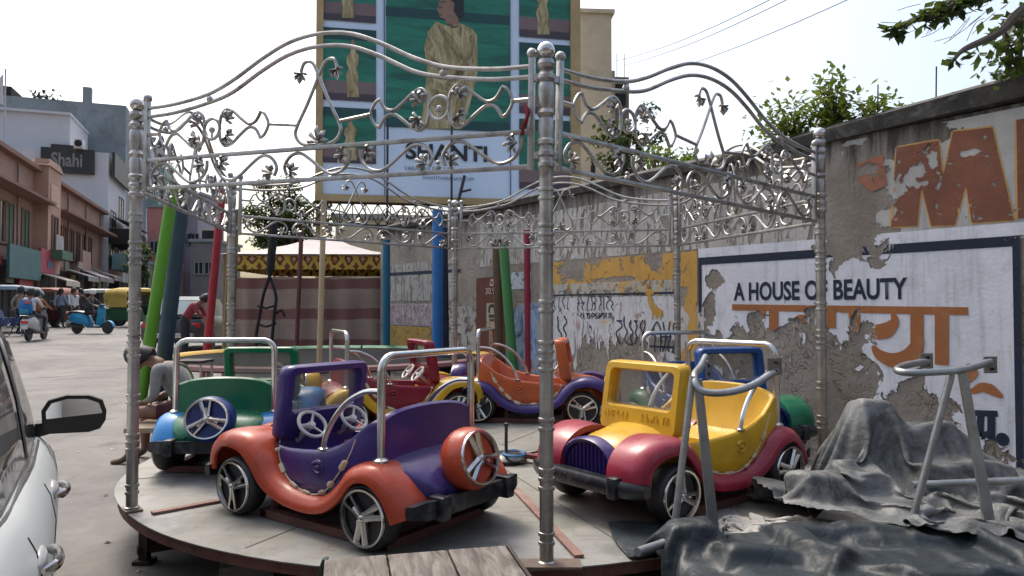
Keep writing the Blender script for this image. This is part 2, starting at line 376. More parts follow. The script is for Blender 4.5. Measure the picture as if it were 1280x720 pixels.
a = wpx(1271, 150); b_ = wpx(1272, 274); stroke(mb, [a, b_], .026, MW, smooth=False)
mb.build('letter_outline', m_och, wall, smooth=False, recalc=False)
wpoly('painted_letter', LM, .009, m_rust)
wpoly('painted_letter', [(1271, 150), (1330, 140), (1345, 268), (1273, 273)], .009, m_rust)
wpoly('paint_remnant', [(1072, 205), (1104, 193), (1110, 232), (1090, 240), (1074, 228)], .007, paint('faded_red_paint', (.30, .12, .07), [hole(1088, 212, 17, 8)], 6, .8, .42))
# the white advertisement with its navy border
bz0, bz1 = .27, 2.02
wrect('white_board_paint', 874, 1277, bz0, bz1, .008, m_white)
sL, sR = wpx(874, 380)[0], wpx(1277, 380)[0]
mb = MB()
for x0, x1, z0, z1 in ((sL, sR, bz1 - .075, bz1), (sR - .05, sR, bz0, bz1 - .075), (sL, sL + .045, bz0, bz1 - .075)): mb.sheet([(x0, -.011, z0), (x1, -.011, z0), (x1, -.011, z1), (x0, -.011, z1)])
mb.build('border_line', m_navy, wall, smooth=False, recalc=False)
wrect('white_margin_paint', 874, 1420, bz1 + .004, bz1 + .10, .008, m_white)
s0, z0 = wpx(918, 376); s1, z1 = wpx(1135, 352)
m_navyt = paint('navy_letter_paint', navy, [], 3.2, .4, .33, stain=(.05, .06, .08))
text('lettering', 'A HOUSE OF BEAUTY', Matrix.Translation((s0, -.012, z0)) @ Matrix.Rotation(R(90), 4, 'X'), s1 - s0, .185, m_navyt, wall, off=.028)
mb = MB()
def ws(pts, w, off=.012, sm=True): p, w_, M_, s_ = stroke_w(pts, w, off, sm); stroke(mb, p, w_, M_, smooth=s_)
ws([(916, 384), (1211, 389)], .062, .012, False)
for x, y1 in ((954, 398), (968, 428), (1039, 410), (1069, 432), (1147, 440), (1178, 456)): ws([(x, 386), (x, y1)], .105 if x > 960 else .07, .013, False)
ws([(985, 424), (990, 408), (1002, 400), (1014, 404), (1022, 414)], [.05, .09, .1, .08, .05], .014)
ws([(1117, 392), (1119, 402), (1110, 412), (1098, 415), (1088, 416)], [.03, .08, .13, .13, .09], .014)
ws([(1092, 432), (1100, 443), (1116, 450), (1134, 447), (1146, 434), (1149, 420)], [.03, .09, .12, .13, .11, .08], .015)
ws([(1206, 462), (1213, 459), (1217, 466), (1212, 474), (1206, 478)], [.03, .06, .07, .05, .03], .014)
ws([(1209, 490), (1219, 488), (1228, 484), (1238, 486), (1246, 491), (1254, 496)], [.02, .05, .07, .08, .06, .02], .014)
mb.build('painted_script', m_orng, wall, smooth=False, recalc=False)
mb = MB()
ws([(1218, 516), (1248, 517)], .045, .012, False); ws([(1227, 517), (1226, 540)], .05, .013, False); ws([(1240, 517), (1240, 549)], .055, .013, False)
ws([(1226, 540), (1231, 543), (1240, 541)], .045, .014); ws([(1226, 540), (1230, 549)], .03, .014, False)
c0 = wpx(1254, 549); mb.sheet([(c0[0] + .045 * math.cos(a * .4), -.012, c0[1] + .05 * math.sin(a * .4)) for a in range(16)])
mb.build('painted_script', m_navyt, wall, smooth=False, recalc=False)
# ochre and white bills farther along
wrect('whitewash', 600, 1030, 2.12, 2.80, .004, paint('thin_streaky_whitewash', (.44, .42, .385), [], 2.6, .5, .47, streak=True, tone=.2))
wrect('whitewash', 850, 880, .5, 1.5, .003, paint('pale_flaking_wash', (.50, .48, .45), [], 3.0, .5, .44, streak=True))
bz = [hole(724, 320, 20, 24), hole(880, 330, 6, 30), hole(817, 322, 9, 22), hole(712, 342, 14, 10), hole(770, 349, 30, 3)]
m_ocb = paint('ochre_bill', ochre, bz, 4.5, 1.0, .42, stain=(.46, .30, .12))
wrect('ochre_band', 690, 872, 1.72, 2.10, .004, m_ocb)
wrect('ochre_band', 845, 872, .5, 1.72, .004, paint('ochre_strip', ochre, [hole(852, 400, 8, 40)], 4, .9, .38))
scr = [((.10, .10, .11), 5.5, .60, .63, (2.6, 1, 1.0)), ((.34, .22, .20), 2.6, .58, .66, (2, 1, .8)), ((.16, .15, .15), 9, .64, .67, (2, 1, 1.6)), ((.55, .40, .14), 2.2, .64, .68, (1, 1, 1))]
drip = [hole(740, 470, 26, 45), hole(790, 460, 45, 40), hole(770, 500, 110, 45), hole(830, 430, 12, 9)]
m_bill = paint('torn_white_bills', (.56, .57, .59), drip, 4.0, .8, .30, scr, streak=True)
wrect('torn_bills', 690, 846, .45, 1.62, .004, m_bill)
m_bill2 = paint('torn_mixed_bills', (.42, .40, .34), [], 5, .5, .46, [((.12, .13, .12), 6, .54, .62, (2, 1, 1.2)), ((.50, .33, .12), 3, .55, .60, (1, 1, 1)), ((.32, .42, .46), 4, .6, .66, (3, 1, .8))])
wrect('torn_bills', 690, 846, 1.62, 1.80, .006, m_bill2)
mb = MB()
for z in (1.64, 1.03): mb.sheet([(wpx(690 if z > 1.2 else 812, 380)[0], -.008, z), (wpx(848, 380)[0], -.008, z), (wpx(848, 380)[0], -.008, z + .025), (wpx(690 if z > 1.2 else 812, 380)[0], -.008, z + .02)])
mb.build('painted_line', m_navyt, wall, smooth=False, recalc=False)
mb = MB()   # the scrawled remains of painted writing on the bills
rs = random.Random(4)
def scrawl(x0, x1, y0, y1, n, wd):
    for i in range(n):
        x = lerp(x0, x1, (i + .5 + rs.uniform(-.2, .2)) / n); k = (x1 - x0) / n * rs.uniform(.2, .6)
        pts = [(x + rs.uniform(-k, k), lerp(y0, y1, t)) for t in (0, .25, .5, .75, 1)]
        ws(pts, wd, .010)
        if rs.random() < .6: yq = rs.choice((y0 + 1, (y0 + y1) / 2, y1)); ws([(x - k, yq), (x + k, yq + rs.uniform(-1, 1))], wd, .010, False)
scrawl(692, 712, 371, 386, 4, .012); scrawl(722, 768, 370, 388, 9, .013); scrawl(726, 766, 391, 398, 13, .014); scrawl(772, 812, 400, 430, 6, .018); scrawl(815, 846, 402, 440, 5, .018); scrawl(695, 712, 395, 425, 2, .022)
mb.build('painted_scrawl', m_navyt, wall, smooth=False, recalc=False)
mb = MB(); g = wpx(815, 380)   # small ochre animal painted on the bills
ws([(812, 368), (814, 378), (820, 388), (829, 392)], [.05, .07, .11, .06], .010); ws([(808, 367), (813, 365), (818, 366)], [.03, .07, .03], .011)
for x in (817, 822, 827): ws([(x, 388), (x - 1, 399)], .022, .011, False)
mb.build('painted_animal', paint('ochre_figure', (.48, .28, .05), [], 6, .4, .36), wall, smooth=False, recalc=False)
# far stretch of wall: grey wash, violet and ochre bills, and the blue doorway
wrect('whitewash', 488, 572, 1.60, 2.30, .006, paint('grey_wash', (.36, .35, .33), [], 2.2, .5, .43, [((.18, .16, .14), 3, .5, .62, (3, 1, .4))]))
wrect('torn_bills', 488, 560, 1.15, 1.55, .006, paint('violet_bills', (.36, .28, .31), [], 4, .5, .42, [((.14, .12, .13), 8, .55, .6, (2, 1, 1)), ((.5, .46, .45), 5, .55, .62, (2, 1, .7))]))
wrect('ochre_band', 488, 540, .55, 1.13, .006, paint('ochre_far', (.36, .235, .06), [], 2.6, .5, .40, [((.30, .13, .04), 4, .56, .62, (1, 1, 1.5))]))
wrect('torn_bills', 545, 600, .4, 1.5, .006, paint('speckled_bills', (.40, .38, .35), [], 3, .5, .44, [((.10, .09, .09), 7, .52, .58, (1, 1, 1)), ((.40, .26, .08), 2, .56, .62, (1, 1, 1))]))
mb = MB(); mb.sheet([wp(488, 341, .008), wp(576, 336, .008), wp(576, 340, .008), wp(488, 345, .008)]); mb.build('painted_line', m_navyt, wall, smooth=False, recalc=False)
wrect('painted_panel', 596, 632, .62, 1.95, .010, paint('brown_bill_paint', (.125, .045, .032), [], 3, .4, .30, stain=(.2, .1, .07)))
mb = MB(); mb.sheet([wp(609, 379, .014), wp(623, 379, .014), wp(623, 411, .014), wp(609, 411, .014)]); mb.build('pasted_bill', mk('buff_paper', (.40, .34, .24), .8), wall, smooth=False, recalc=False)
mb = MB(); ws([(612.5, 391), (613, 384), (616, 382), (619, 384), (619.5, 391)], .05, .018); ws([(612, 395), (620, 395)], .05, .018, False); ws([(613, 400), (619, 400)], .03, .018, False)
mb.build('printed_emblem', mk('bill_ink', (.05, .04, .035), .8), wall, smooth=False, recalc=False)
s0, z0 = wpx(608, 368); s1, _ = wpx(623, 368)
m_pale = mk('pale_lettering', (.52, .38, .34), .8)
text('lettering', '30.90', Matrix.Translation((s0, -.014, z0)) @ Matrix.Rotation(R(90), 4, 'X'), s1 - s0, .10, m_pale, wall, off=.01)
mb = MB(); ws([(614, 351), (617, 350), (617, 356), (614, 356), (614, 353)], .03, .014); mb.build('painted_mark', m_pale, wall, smooth=False, recalc=False)
wrect('blue_bill', 640, 689, .55, 1.55, .006, paint('blue_bills', (.28, .36, .48), [], 3, .5, .42, [((.10, .2, .34), 3, .55, .6, (2, 1, .7)), ((.5, .26, .08), 3, .62, .66, (1, 1, 1))]))
wrect('white_bill', 634, 664, 1.75, 2.0, .006, paint('torn_poster', (.5, .54, .58), [], 4, .5, .42, [((.05, .12, .2), 6, .58, .62, (1, 1, 1))]))
# rods and wire along the coping
mb = MB()
for x, ytop, yb in ((1087, 103, 145), (1160, 80, 125), (1250, 62, 103), (1121, 128, 142), (1140, 124, 137), (1180, 112, 120), (1200, 112, 119), (1226, 100, 110)):
    s, z = wpx(x, ytop); mb.tube([(s, .12, 3.05), (s + .01, .12, z)], .006, 5)
mb.build('iron_rod', dkiron, wall)
mb = MB()
for y0, y1 in ((182, 80), (192, 90), (196, 106)):
    a = wpx(1010, y0); b_ = wpx(1380, y1 - 32)
    mb.tube([(lerp(a[0], b_[0], t / 8), .12, max(3.08, lerp(a[1], b_[1], t / 8) - .04 * math.sin(math.pi * t / 8))) for t in range(9)], .004, 4)
mb.build('wire', dkiron, wall)

# ================================================================== HOARDING
HTH = R(11); hc = at(560, 250, 22.0); HO = (hc.x, hc.y); hpx = plane_px(HO, HTH)
hoard = thing('billboard', (HO[0], HO[1], 0), HTH, 'huge fashion hoarding with a woman in a gold sari on green, standing over the wall', 'billboard')
def hp(x, y, off): s, z = hpx(x, y); return (s, -off, z)
vinyl = mk('white_vinyl', (.60, .71, .86), .55, 0, .06, .4, (.45, .5, .6), .3, 1.2)
green_v = mk('green_print', (.008, .135, .085), .5, 0, .35, .25, (.005, .06, .05), .6, .5)
dark_v = mk('dark_green_print', (.006, .055, .055), .5, 0, .3, .3)
mauve = mk('mauve_print', (.17, .115, .115), .5, 0, .25, .5); mauve_d = mk('dark_mauve_print', (.055, .04, .055), .5, 0, .25, .5)
goldp = mk('gold_print', (.285, .225, .085), .5, 0, .3, 1.6, (.16, .125, .045), .6, 1.5); goldd = mk('gold_fold_print', (.19, .145, .055), .5, 0, .3, 1.5)
def print_mat(name, cols, scl, rot, sc_):
    m, nt, b = nodes(name); L = nt.links; co = obco(nt); mp = N(nt, 'ShaderNodeMapping'); mp.inputs['Scale'].default_value = scl; mp.inputs['Rotation'].default_value = (0, rot, 0); L.new(co, mp.inputs[0])
    r = N(nt, 'ShaderNodeValToRGB'); e = r.color_ramp.elements; e[0].position, e[1].position = .34, .66; e[0].color, e[1].color = (*cols[0], 1), (*cols[2], 1); q = e.new(.5); q.color = (*cols[1], 1)
    L.new(nz(nt, mp.outputs[0], sc_, 7, .6, 1.2), r.inputs[0]); L.new(r.outputs[0], b.inputs['Base Color']); b.inputs['Roughness'].default_value = .5; return m
goldp = print_mat('gold_print', ((.18, .135, .06), (.36, .285, .135), (.52, .44, .26)), (3.2, 1, .9), .6, 1.6)
goldd = print_mat('gold_fold_print', ((.13, .095, .04), (.25, .19, .085), (.40, .32, .17)), (4.0, 1, 1.0), -.5, 2.0)
green_v = print_mat('green_print', ((.006, .085, .06), (.012, .155, .10), (.02, .22, .145)), (.25, 1, 1.6), .12, 1.4)
skinp = mk('skin_print', (.26, .15, .10), .5); inkp = mk('black_print', (.012, .012, .018), .5)
def hrect(name, x0, y0, x1, y1, off, m, th=.004):
    a = hpx(x0, y1); b_ = hpx(x1, y1); c = hpx(x1, y0); d_ = hpx(x0, y0); z0 = (a[1] + b_[1]) / 2; z1 = (c[1] + d_[1]) / 2
    return MB().sheet([(a[0], -off, z0), (b_[0], -off, z0), (b_[0], -off, z1), (a[0], -off, z1)]).build(name, m, hoard, smooth=False, recalc=False)
zt = 14.5
a = hpx(396, 249); b_ = hpx(725, 249); hz = hpx(560, 249)[1]
mb = MB(); mb.box(((a[0] + b_[0]) / 2, .08, (hz + zt) / 2), (b_[0] - a[0] - .3, .12, zt - hz)); mb.build('panel', vinyl, hoard, smooth=False)
mb = MB(); beige = mk('beige_board', (.40, .29, .14), .7, 0, .2, 2, (.25, .2, .12), .4, 4)
for x0, x1 in ((394, 403), (713, 725)):
    s0 = hpx(x0, 249)[0]; s1 = hpx(x1, 249)[0]; mb.box(((s0 + s1) / 2, .05, (hz + zt) / 2), (s1 - s0, .3, zt - hz + .1))
mb.box(((a[0] + b_[0]) / 2, .04, hz - .06), (b_[0] - a[0] + .1, .36, .2)); mb.build('frame', beige, hoard, smooth=False)
hrect('green_panel', 482, -90, 637, 161, .012, green_v)
hrect('dark_band', 482, 150, 637, 162, .014, dark_v); hrect('dark_band', 482, 14, 637, 26, .014, dark_v)  # darker green bands printed across the panel
FIG = [(.10, 1), (.22, .90), (.42, .84), (.36, .66), (.26, .56), (.40, .40), (.34, .2), (.46, 0), (-.40, 0), (-.36, .25), (-.48, .42), (-.30, .58), (-.44, .70), (-.40, .82), (-.2, .9), (-.1, 1)]
def model(x0, x1, yh, yf):     # small printed standing figure in a sari
    xc = (x0 + x1) / 2; w_ = (x1 - x0); h = yf - yh
    MB().sheet([hp(xc + u * w_, yf - v * h * .86, .022) for u, v in FIG]).build('printed_figure', goldp, hoard, smooth=False, recalc=False)
    MB().sheet([hp(xc + .13 * w_ * math.cos(k * .7), yh + .07 * h + .07 * h * math.sin(k * .7), .022) for k in range(9)]).build('printed_head', skinp, hoard, smooth=False, recalc=False)
rows_l = [(-60, 27), (36, 126), (135, 204)]; rows_r = [(-45, 48), (55, 143), (150, 237)]
for x0, x1, rows in ((404, 470, rows_l), (649, 712, rows_r)):
    for i, (y0, y1) in enumerate(rows):
        h = y1 - y0; hrect('green_panel', x0, y0, x1, y1 - h * .27, .012, green_v); hrect('dark_band', x0, y0, x1, y0 + h * .16, .014, dark_v)
        hrect('floor_band', x0, y1 - h * .27, x1, y1 - h * .10, .012, mauve); hrect('floor_band', x0, y1 - h * .10, x1, y1, .012, mauve_d)
        xc = (x0 + x1) / 2 + (-2, 4, 1)[i]; model(xc - 9, xc + 9, y0 + h * .15, y1 - h * .05)
SARI = [(545, 27), (560, 33), (575, 29), (590, 36), (596, 44), (597, 90), (592, 112), (585, 140), (577, 161), (526, 161), (529, 132), (532, 108), (534, 84), (530, 60), (535, 40)]
MB().sheet([hp(x, y, .018) for x, y in SARI]).build('printed_sari', goldp, hoard, smooth=False, recalc=False)
mb = MB(); HM = Matrix(((1, 0, 0, 0), (0, 0, -1, -.026), (0, 1, 0, 0), (0, 0, 0, 1)))
for pts, wd in (([(548, 32), (562, 50), (572, 66), (580, 76)], [.05, .25, .2, .05]), ([(533, 66), (550, 84), (566, 92), (578, 90)], [.05, .2, .25, .05]), ([(590, 44), (586, 70), (574, 92), (552, 112)], [.1, .2, .25, .05]), ([(540, 112), (552, 124), (560, 150)], [.05, .3, .1]), ([(584, 100), (576, 128), (568, 158)], [.1, .3, .1])):
    stroke(mb, [hpx(*p) for p in pts], wd, HM)
mb.build('printed_fold', goldd, hoard, smooth=False, recalc=False)
mb = MB()
for pts, wd in (([(536, 44), (546, 62), (552, 80)], [.02, .10, .02]), ([(566, 36), (574, 50), (578, 60)], [.02, .10, .02]), ([(590, 54), (588, 76), (580, 96)], [.02, .08, .02]), ([(536, 96), (556, 104), (574, 104)], [.02, .12, .02]), ([(534, 128), (544, 140), (546, 160)], [.02, .12, .04]), ([(590, 112), (584, 134), (576, 160)], [.02, .10, .03])): stroke(mb, [hpx(*p) for p in pts], wd, HM)
mb.build('printed_fold', mk('pale_gold_print', (.46, .39, .24), .5, 0, .2, 2), hoard, smooth=False, recalc=False)
MB().sheet([hp(x, y, .020) for x, y in [(551, -2), (548, 6), (546, 12), (548, 16), (550, 22), (556, 24), (559, 30), (574, 32), (572, 20), (573, 8), (572, -6), (562, -10)]]).build('printed_face', skinp, hoard, smooth=False, recalc=False)
MB().sheet([hp(x, y, .024) for x, y in [(550, -4), (558, -14), (570, -16), (579, -8), (580, 8), (579, 22), (572, 22), (567, 14), (568, 4), (560, -2)]]).build('printed_hair', inkp, hoard, smooth=False, recalc=False)
s0, z0 = hpx(507, 197); s1, z1 = hpx(609, 179); s2 = hpx(609, 202)
HT = lambda x, y: Matrix.Translation(hp(x, y, .02)) @ Matrix.Rotation(R(90), 4, 'X')
text('lettering', 'SHANTI', HT(507, 199), s1 - s0, .50, inkp, hoard, off=.028)
grayp = mk('grey_print', (.10, .12, .17), .5)
text('lettering', 'VARANASI SILK LINE', HT(505, 213), hpx(570, 212)[0] - s0, .14, grayp, hoard)
text('lettering', 'SHANTIVARANASI.COM', HT(528, 224), hpx(592, 222)[0] - hpx(528, 222)[0], .10, grayp, hoard)
mb = MB()
for x in (480, 637): stroke(mb, [hpx(x, -60), hpx(x + 1, 248)], .035, HM, smooth=False)
q = MB(); stroke(q, [hpx(551, 8), hpx(549, 10), hpx(553, 10)], .03, HM); stroke(q, [hpx(549, 19), hpx(553, 19)], .03, HM, smooth=False); stroke(q, [hpx(551, 3), hpx(557, 2)], .03, HM, smooth=False); stroke(q, [hpx(560, 30), hpx(566, 34), hpx(572, 33)], [.03, .06, .03], HM); q.build('printed_features', mk('brown_print', (.09, .045, .03), .5), hoard, smooth=False, recalc=False)
mb.build('panel_seam', grayp, hoard, smooth=False, recalc=False)
mb = MB()    # truss under the hoarding, in front of the shed
zA, zB = hz - .18, hz - .85; L0, L1 = a[0] - .1, b_[0] + .1
for z in (zA, zB): mb.box(((L0 + L1) / 2, .1, z), (L1 - L0, .07, .07))
n = 22
for i in range(n):
    x0 = lerp(L0, L1, i / n); x1 = lerp(L0, L1, (i + 1) / n); mb.tube([(x0, .1, zA), (x1, .1, zB)], .022, 4); mb.tube([(x0, .1, zB), (x1, .1, zA)], .022, 4); mb.tube([(x0, .1, zA), (x0, .1, zB)], .02, 4)
mb.build('truss', dkiron, hoard, smooth=False)
mb = MB()
for x in (484, 563): s, _ = hpx(x, 200); mb.tube([(s, -.35, 0), (s, -.35, hpx(x, 152)[1])], .035, 6)
s, z = hpx(579, 222); mb.tube([(s, -.35, z), (s - .18, -.35, z - .75)], .05, 6); mb.tube([(s + .2, -.35, z - .42), (s - .1, -.35, z - .5)], .035, 6)
mb.build('support_pole', black_m, hoard)
for x in (400, 560, 719):
    s, _ = hpx(x, 249); MB().box((s, .45, 2.1), (.28, .28, 4.4)).build('pillar', beige, hoard, smooth=False)
# low shed wall below and the tall flank building beside it
def bldg(name, label, c='building', group=None, loc=(0, 0, 0), rz=0): return thing(name, loc, rz, label, c, group)
p0 = at(430, 380, 24.5); p1 = at(640, 380, 26)
b0 = bldg('shed', 'low beige shed wall below the hoarding truss', 'shed', None, (p0.x, p0.y, 0), HTH)
MB().box((4.2, 1.5, 2.25), (9.0, 3.0, 4.5)).build('wall', mk('beige_render', (.42, .36, .27), .85, 0, .2, .8, (.2, .17, .13), .5, 1.5), b0, smooth=False)
MB().box((4.2, 1.5, 4.58), (9.3, 3.2, .16)).build('roof_slab', mk('grey_render', (.2, .2, .19), .9), b0, smooth=False)
p0 = at(724, 380, 25.5); p1 = at(766, 380, 25.5)
flank = mk('stained_tan_render', (.46, .37, .25), .85, 0, .16, .5, (.22, .17, .11), .45, .9, .2, 12)
b1 = bldg('flank_building', 'tall narrow tan building with a blank stained side, just right of the hoarding', 'building', None, (p0.x, p0.y, 0), R(4))
hh = at(745, 16, 25.5).z
MB().box((.55, 3, hh / 2), (p1.x - p0.x + .1, 6, hh)).build('wall', flank, b1, smooth=False)
MB().box((.55, 3, hh + .06), (p1.x - p0.x + .3, 6.2, .14)).build('parapet', flank, b1, smooth=False)
mb = MB(); mb.box((1.32, 3, hh * .42), (.16, 5.2, hh * .84)); mb.build('side_panel', flank, b1, smooth=False)
zz = at(755, 222, 25.5).z; MB().box((.5, -.02, zz), (.14, .06, .9)).build('vent_slot', darkvoid, b1, smooth=False)
p0 = at(762, 380, 33); hh = at(780, 94, 33).z
b2 = bldg('brick_tower', 'small unfinished brown tower with bare rods on top behind the tan building', 'tower', None, (p0.x, p0.y, 0), R(5))
MB().box((.5, 1.5, hh / 2), (1.0, 2.6, hh)).build('wall', mk('brown_brick', (.17, .14, .115), .9, 0, .3, 1.2, (.08, .06, .05), .5, 2), b2, smooth=False)
MB().box((.55, .18, hh - .85), (.55, .1, 1.0)).build('window', darkvoid, b2, smooth=False)
mb = MB()
for x in (.5, .85): mb.tube([(x, .5, hh), (x, .5, hh + 1.2)], .02, 4)
mb.build('iron_rod', dkiron, b2)
# ================================================================== THE CAROUSEL
CX, CY, PR, PZ = -.243, 5.60, 2.475, .36
TH0 = R(279.34); HR = 2.435
def deck_mat():
    m, nt, b = nodes('painted_deck_sheet'); L = nt.links; co = obco(nt)
    c = mix(nt, ramp(nt, nz(nt, co, 1.1, 7, .7, .4), .35, .65), (.185, .183, .175), (.265, .263, .25))
    c = mix(nt, mth(nt, 'MULTIPLY', ramp(nt, nz(nt, co, 2.0, 8, .68, .8), .43, .57), .65), c, (.19, .18, .14))
    c = mix(nt, mth(nt, 'MULTIPLY', ramp(nt, nz(nt, co, 3.2, 9, .75), .50, .62), .7), c, (.11, .115, .105))
    c = mix(nt, mth(nt, 'MULTIPLY', ramp(nt, nz(nt, co, 24, 6, .7), .66, .72), .5), c, (.12, .10, .09))
    mr = N(nt, 'ShaderNodeMapping'); mr.inputs['Scale'].default_value = (1, 9, 1); mr.inputs['Rotation'].default_value = (0, 0, .5); L.new(co, mr.inputs[0]); c = mix(nt, mth(nt, 'MULTIPLY', ramp(nt, nz(nt, mr.outputs[0], 2.5, 7, .75), .55, .66), .5), c, (.10, .09, .08)); c = mix(nt, mth(nt, 'MULTIPLY', ramp(nt, nz(nt, co, 4.5, 9, .8, 1.0), .58, .63), .6), c, (.12, .075, .05))
    L.new(c, b.inputs['Base Color']); L.new(mth(nt, 'ADD', mth(nt, 'MULTIPLY', nz(nt, co, 3, 6), .5), .25), b.inputs['Roughness'])
    bump(nt, b, mth(nt, 'ADD', nz(nt, co, 1.6, 3), mth(nt, 'MULTIPLY', nz(nt, co, 60, 4), .08)), .25, .03); return m
carou = thing('carousel', (CX, CY, 0), 0, 'round children\'s merry-go-round with grey sheet deck, steel posts and a scrolled overhead railing', 'carousel')
mb = MB(); n = 96
def edge_r(a): return PR + .012 * noise.noise((3 * math.cos(a), 3 * math.sin(a), 1)) + .006 * math.sin(6 * a)
top = [(edge_r(2 * math.pi * k / n) * math.cos(2 * math.pi * k / n), edge_r(2 * math.pi * k / n) * math.sin(2 * math.pi * k / n), PZ) for k in range(n)]
mb.sheet(top); mb.add([*top, *[(x, y, PZ - .006) for x, y, z in top]], [(k, (k + 1) % n, n + (k + 1) % n, n + k) for k in range(n)]); mb.sheet([(x, y, PZ - .006) for x, y, z in top][::-1])
mb.build('deck', deck_mat(), carou, ang=20)
mb = MB()
mb.lathe([(PR - .09, PZ - .06), (PR - .012, PZ - .06), (PR - .012, PZ - .0065), (PR - .05, PZ - .0065), (PR - .05, PZ - .05), (PR - .09, PZ - .055)], 96, None, close=False)
mb.build('rim', rust, carou)
mb = MB()     # chassis beams below the deck
for k in range(6):
    a = TH0 + k * R(60); mb.box((.5 * PR * math.cos(a), .5 * PR * math.sin(a), PZ - .10), (PR * .92, .06, .07), (0, 0, a))
mb.box((0, 0, .17), (.5, .5, .3)); mb.build('chassis', dkiron, carou, smooth=False)
for k in range(6):
    a = TH0 + R(60) * k - R(4); mb = MB()
    x, y = (PR - .14) * math.cos(a), (PR - .14) * math.sin(a)
    mb.box((x, y, .165), (.05, .05, .33)); mb.box((x * .9, y * .9, .08), (.55, .045, .045), (0, 0, a)); mb.tube([(x, y, .10), (x * .82, y * .82, .29)], .02, 5)
    mb.box((x, y, .012), (.1, .1, .024)); mb.build('support_leg', dkiron, carou, smooth=False)
mb = MB()   # seams between deck sheets
for k in range(8):
    a = R(20 + 45 * k); mb.box((PR * .56 * math.cos(a), PR * .56 * math.sin(a), PZ + .0015), (PR * .82, .006, .002), (0, 0, a))
mb.build('deck_seam', mk('seam_grime', (.10, .09, .08), .9), carou, smooth=False)
for k in range(6):
    a = TH0 + R(60) * k + R(4); mb = MB(); mb.box((1.75 * math.cos(a), 1.75 * math.sin(a), PZ + .010), (1.25, .045, .012), (0, 0, a)); mb.build('tie_bar', mk('dusty_iron_bar', (.20, .11, .09), .8, 0, .3, 6, (.3, .25, .2), .5, 8), carou, smooth=False)
# posts
def post_prof():
    p = [(.040, 0), (.040, .02), (.031, .025)]
    for z0, k in ((.10, 2), (.34, 3), (.60, 2), (.86, 4), (1.12, 2), (1.38, 4), (1.62, 2)):
        for i in range(k):
            z = z0 + i * .040; p += [(.031, z - .010), (.036, z - .008), (.0375, z), (.036, z + .008), (.031, z + .010)]
    p += [(.031, 1.74)]
    for z in (1.77, 1.82, 1.87): p += [(.033, z - .018), (.040, z - .008), (.040, z + .008), (.033, z + .018)]
    p += [(.034, 1.91), (.036, 1.96), (.030, 1.98), (.040, 2.0), (.030, 2.02), (.035, 2.05), (.038, 2.10), (.036, 2.13), (.030, 2.14), (.041, 2.155), (.041, 2.17), (.030, 2.185), (.024, 2.195), (.036, 2.205), (.041, 2.222), (.036, 2.24), (.022, 2.25)]
    return [(r, z) for r, z in p]
posts_xy = []
mb = MB(); mb.lathe(post_prof(), 18); post_me = None
mbf = MB(); mbf.ball((0, 0, 2.285), .040, 14)
mbp = MB(); mbp.box((0, 0, .006), (.13, .09, .012), bev=.002)
for k in range(6):
    a = TH0 + R(60) * k; x, y = HR * math.cos(a), HR * math.sin(a); posts_xy.append((x, y))
    if k == 0:
        o = mb.build('post', steel, carou, ang=28); f = mbf.build('finial', chrome, o); q = mbp.build('base_plate', mk('brown_plate', (.12, .085, .06), .7, 0, .3, 9, (.05, .04, .03), .5, 12), o, smooth=False); P0 = (o, f, q)
    else:
        o = P0[0].copy(); COL.objects.link(o)
        for ch in P0[1:]: c = ch.copy(); COL.objects.link(c); c.parent = o
    o.location = (x, y, PZ); o.rotation_euler = (0, 0, a + R(90))
bq = TH0; o = MB().box((0, 0, .014), (.30, .11, .012), bev=.002).build('tie_bar', mk('brown_plate', 0), carou, smooth=False); o.location = (HR * math.cos(bq), HR * math.sin(bq) - .02, PZ)
# one railing panel, local x along the chord, z up from its bottom rail
PH = 1.145
zup = [(-1.145, .455), (-.95, .462), (-.72, .495), (-.55, .555), (-.35, .655), (-.18, .72), (0, .742), (.18, .72), (.35, .655), (.55, .555), (.72, .495), (.95, .462), (1.145, .455)]
S, LEAF, RING, TEAR = [], [], [], []
fr = MB()
for dz in (0, -.048): fr.tube(cat([(u, 0, z + dz * (1 if abs(u) > .6 else 1.35)) for u, z in zup], 6), .0108, 8)
for z in (0, .16): fr.box((0, 0, z), (2 * PH, .020, .021), bev=.004)
for sx in (-1, 1):
    fr.box((sx * PH, 0, .24), (.027, .027, .51), bev=.004)
    fr.ball((sx * PH, 0, .512), .025, 10); fr.ball((sx * .70, 0, .468), .019, 8)
    for z in (.05, .40): fr.box((sx * (PH + .035), 0, z), (.05, .02, .03))
    fr.tube([(sx * .130, 0, .285), (sx * .312, 0, .305)], .009, 6); fr.tube([(sx * 1.05, 0, .305), (sx * 1.14, 0, .305)], .010, 6)
def tb(pts, r=.0088, n=7, sm=5): m = MB(); m.tube(cat(pts, sm), r, n); return m
tear = []
for sx in (-1, 1):
    tear.append(tb([(sx * .11, .0, .555), (sx * .09, 0, .60), (sx * .045, 0, .60), (sx * .012, 0, .55), (-sx * .012, .0, .50), (-sx * .07, 0, .38), (-sx * .125, 0, .28), (-sx * .135, 0, .23), (-sx * .095, 0, .185), (0, 0, .172)]))
